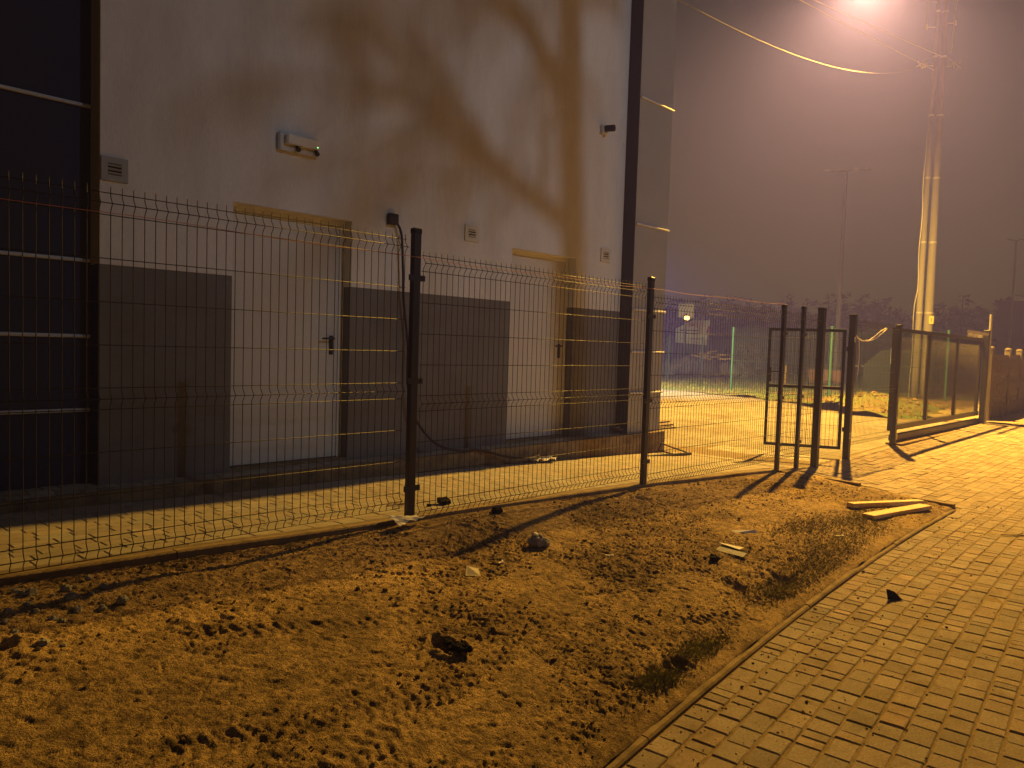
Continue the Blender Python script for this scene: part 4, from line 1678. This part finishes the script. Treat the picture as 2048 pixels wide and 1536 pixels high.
for z, ax, el, ln, r in ((4.0, PI, .28, 1.7, .075), (4.9, PI, .5, 2.4, .06), (4.7, PI + .4, .6, 2.6, .06), (5.5, PI + .3, .45, 2.6, .06), (5.6, PI - .4, .55, 2.4, .06), (5.8, .3, .6, 1.3, .05), (6.2, PI, .5, 2.4, .055),
                         (6.6, -.2, .8, 1.5, .05), (7.0, PI + .5, .8, 2.2, .05), (5.2, -PI / 2, .6, 2.0, .05), (7.6, 1.2, .9, 1.4, .04)):
    branch((TX - .05, TY, z + 2.95), (math.cos(ax) * math.cos(el), math.sin(ax) * math.cos(el) * .6, math.sin(el)), ln, r, 0)
lb.sm = True
lb.build('branches', M['bark'], T)
tw.build('twigs', M['bark'], T)
L2 = Vector((8.93, -14.0, 12.0))
T = thing('street_lamp', (L2.x + .9, L2.y - 1.4, 0), 'street lamp with a white light standing across the road behind the viewer', 'street lamp')
mb = MB()
mb.tube([(L2.x + .9, L2.y - 1.4, 0), (L2.x + .9, L2.y - 1.4, 11.6), (L2.x + .7, L2.y - 1.0, 12.25), (L2.x + .1, L2.y - .15, 12.32)], [.08, .06, .045, .04], 8)
mb.build('pole', M['post_light'], T)
mb = MB()
mb.cbox((L2.x, L2.y, L2.z + .3), (.3, .6, .12), .03)
mb.build('lamp_head', M['vent'], T)
# yard floodlight on the side of the building
L3 = Vector((19.0, 15.2, 5.6))
T = thing('yard_floodlight', (18.6, 15.2, .1), 'white floodlight on a post standing in the yard behind the building corner', 'floodlight')
mb = MB()
mb.tube([(18.4, 15.2, 0), (18.4, 15.2, 5.8), (18.9, 15.2, 5.9)], .05, 8)
mb.build('post', M['fence'], T)
mb = MB()
mb.cbox((19.0, 15.2, 5.85), (.35, .3, .1), .02)
mb.build('lamp_head', M['fence'], T)


# ------------------------------------------------------------------ lights
def point(name, loc, colr, power, radius):
    l = bpy.data.lights.new(name, 'POINT')
    l.color = colr
    l.energy = power
    l.shadow_soft_size = radius
    o = bpy.data.objects.new(name, l)
    COL.objects.link(o)
    o.location = loc
    return o


def spot(name, loc, target, colr, power, radius, angle, blend):
    l = bpy.data.lights.new(name, 'SPOT')
    l.color = colr
    l.energy = power
    l.shadow_soft_size = radius
    l.spot_size = math.radians(angle)
    l.spot_blend = blend
    o = bpy.data.objects.new(name, l)
    COL.objects.link(o)
    o.location = loc
    o.rotation_euler = (Vector(target) - Vector(loc)).to_track_quat('-Z', 'Y').to_euler()
    return o


spot('sodium_lamp_light', (LAMP.x, LAMP.y, LAMP.z - .08), (LAMP.x, LAMP.y, 0), (1.0, .53, .09), 32000, .10, 172, .85)
spot('street_lamp_light', L2, (7.6, 6, 5.2), (.60, .65, 1.0), 2900, .17, 46, 1.0)
spot('floodlight_light', L3, (22.5, 16.8, 0), (1.0, .99, .93), 6000, .1, 136, 1.0)

# ------------------------------------------------------------------ haze and sky
mb = MB()
mb.bb((-60, -60, -.5), (220, 220, 45))
hz = mb.build('haze', None)
hm = bpy.data.materials.new('night_haze')
hm.use_nodes = True
nt = hm.node_tree
nt.nodes.remove(nt.nodes['Principled BSDF'])
vs_ = nt.nodes.new('ShaderNodeVolumeScatter')
vs_.inputs['Color'].default_value = (.17, .17, 1.0, 1)
vs_.inputs['Density'].default_value = .0125
vs_.inputs['Anisotropy'].default_value = .25
nt.links.new(vs_.outputs['Volume'], nt.nodes['Material Output'].inputs['Volume'])
hz.data.materials.append(hm)
struct(hz)

w = bpy.data.worlds.new('World')
sc.world = w
w.use_nodes = True
nt = w.node_tree
bg = nt.nodes['Background']
sky = nt.nodes.new('ShaderNodeTexSky')
sky.sky_type = 'NISHITA'
sky.sun_disc = False
sky.sun_elevation = math.radians(-4)
sky.sun_rotation = math.radians(60)
bg.inputs['Strength'].default_value = .05
nt.links.new(sky.outputs['Color'], bg.inputs['Color'])
bg2 = nt.nodes.new('ShaderNodeBackground')
bg2.inputs['Color'].default_value = (.024, .0215, .030, 1)
bg2.inputs['Strength'].default_value = 1.0
ad = nt.nodes.new('ShaderNodeAddShader')
nt.links.new(bg.outputs[0], ad.inputs[0])
nt.links.new(bg2.outputs[0], ad.inputs[1])
nt.links.new(ad.outputs[0], nt.nodes['World Output'].inputs['Surface'])

# ------------------------------------------------------------------ render
sc.render.engine = 'CYCLES'
sc.view_settings.view_transform = 'Standard'
sc.view_settings.look = 'None'
sc.view_settings.exposure = 0
sc.view_settings.gamma = 1
sc.cycles.use_denoising = True
sc.cycles.max_bounces = 5
sc.cycles.diffuse_bounces = 3
sc.cycles.volume_bounces = 0
sc.cycles.transparent_max_bounces = 6
sc.cycles.sample_clamp_indirect = 4
sc.cycles.use_light_tree = True
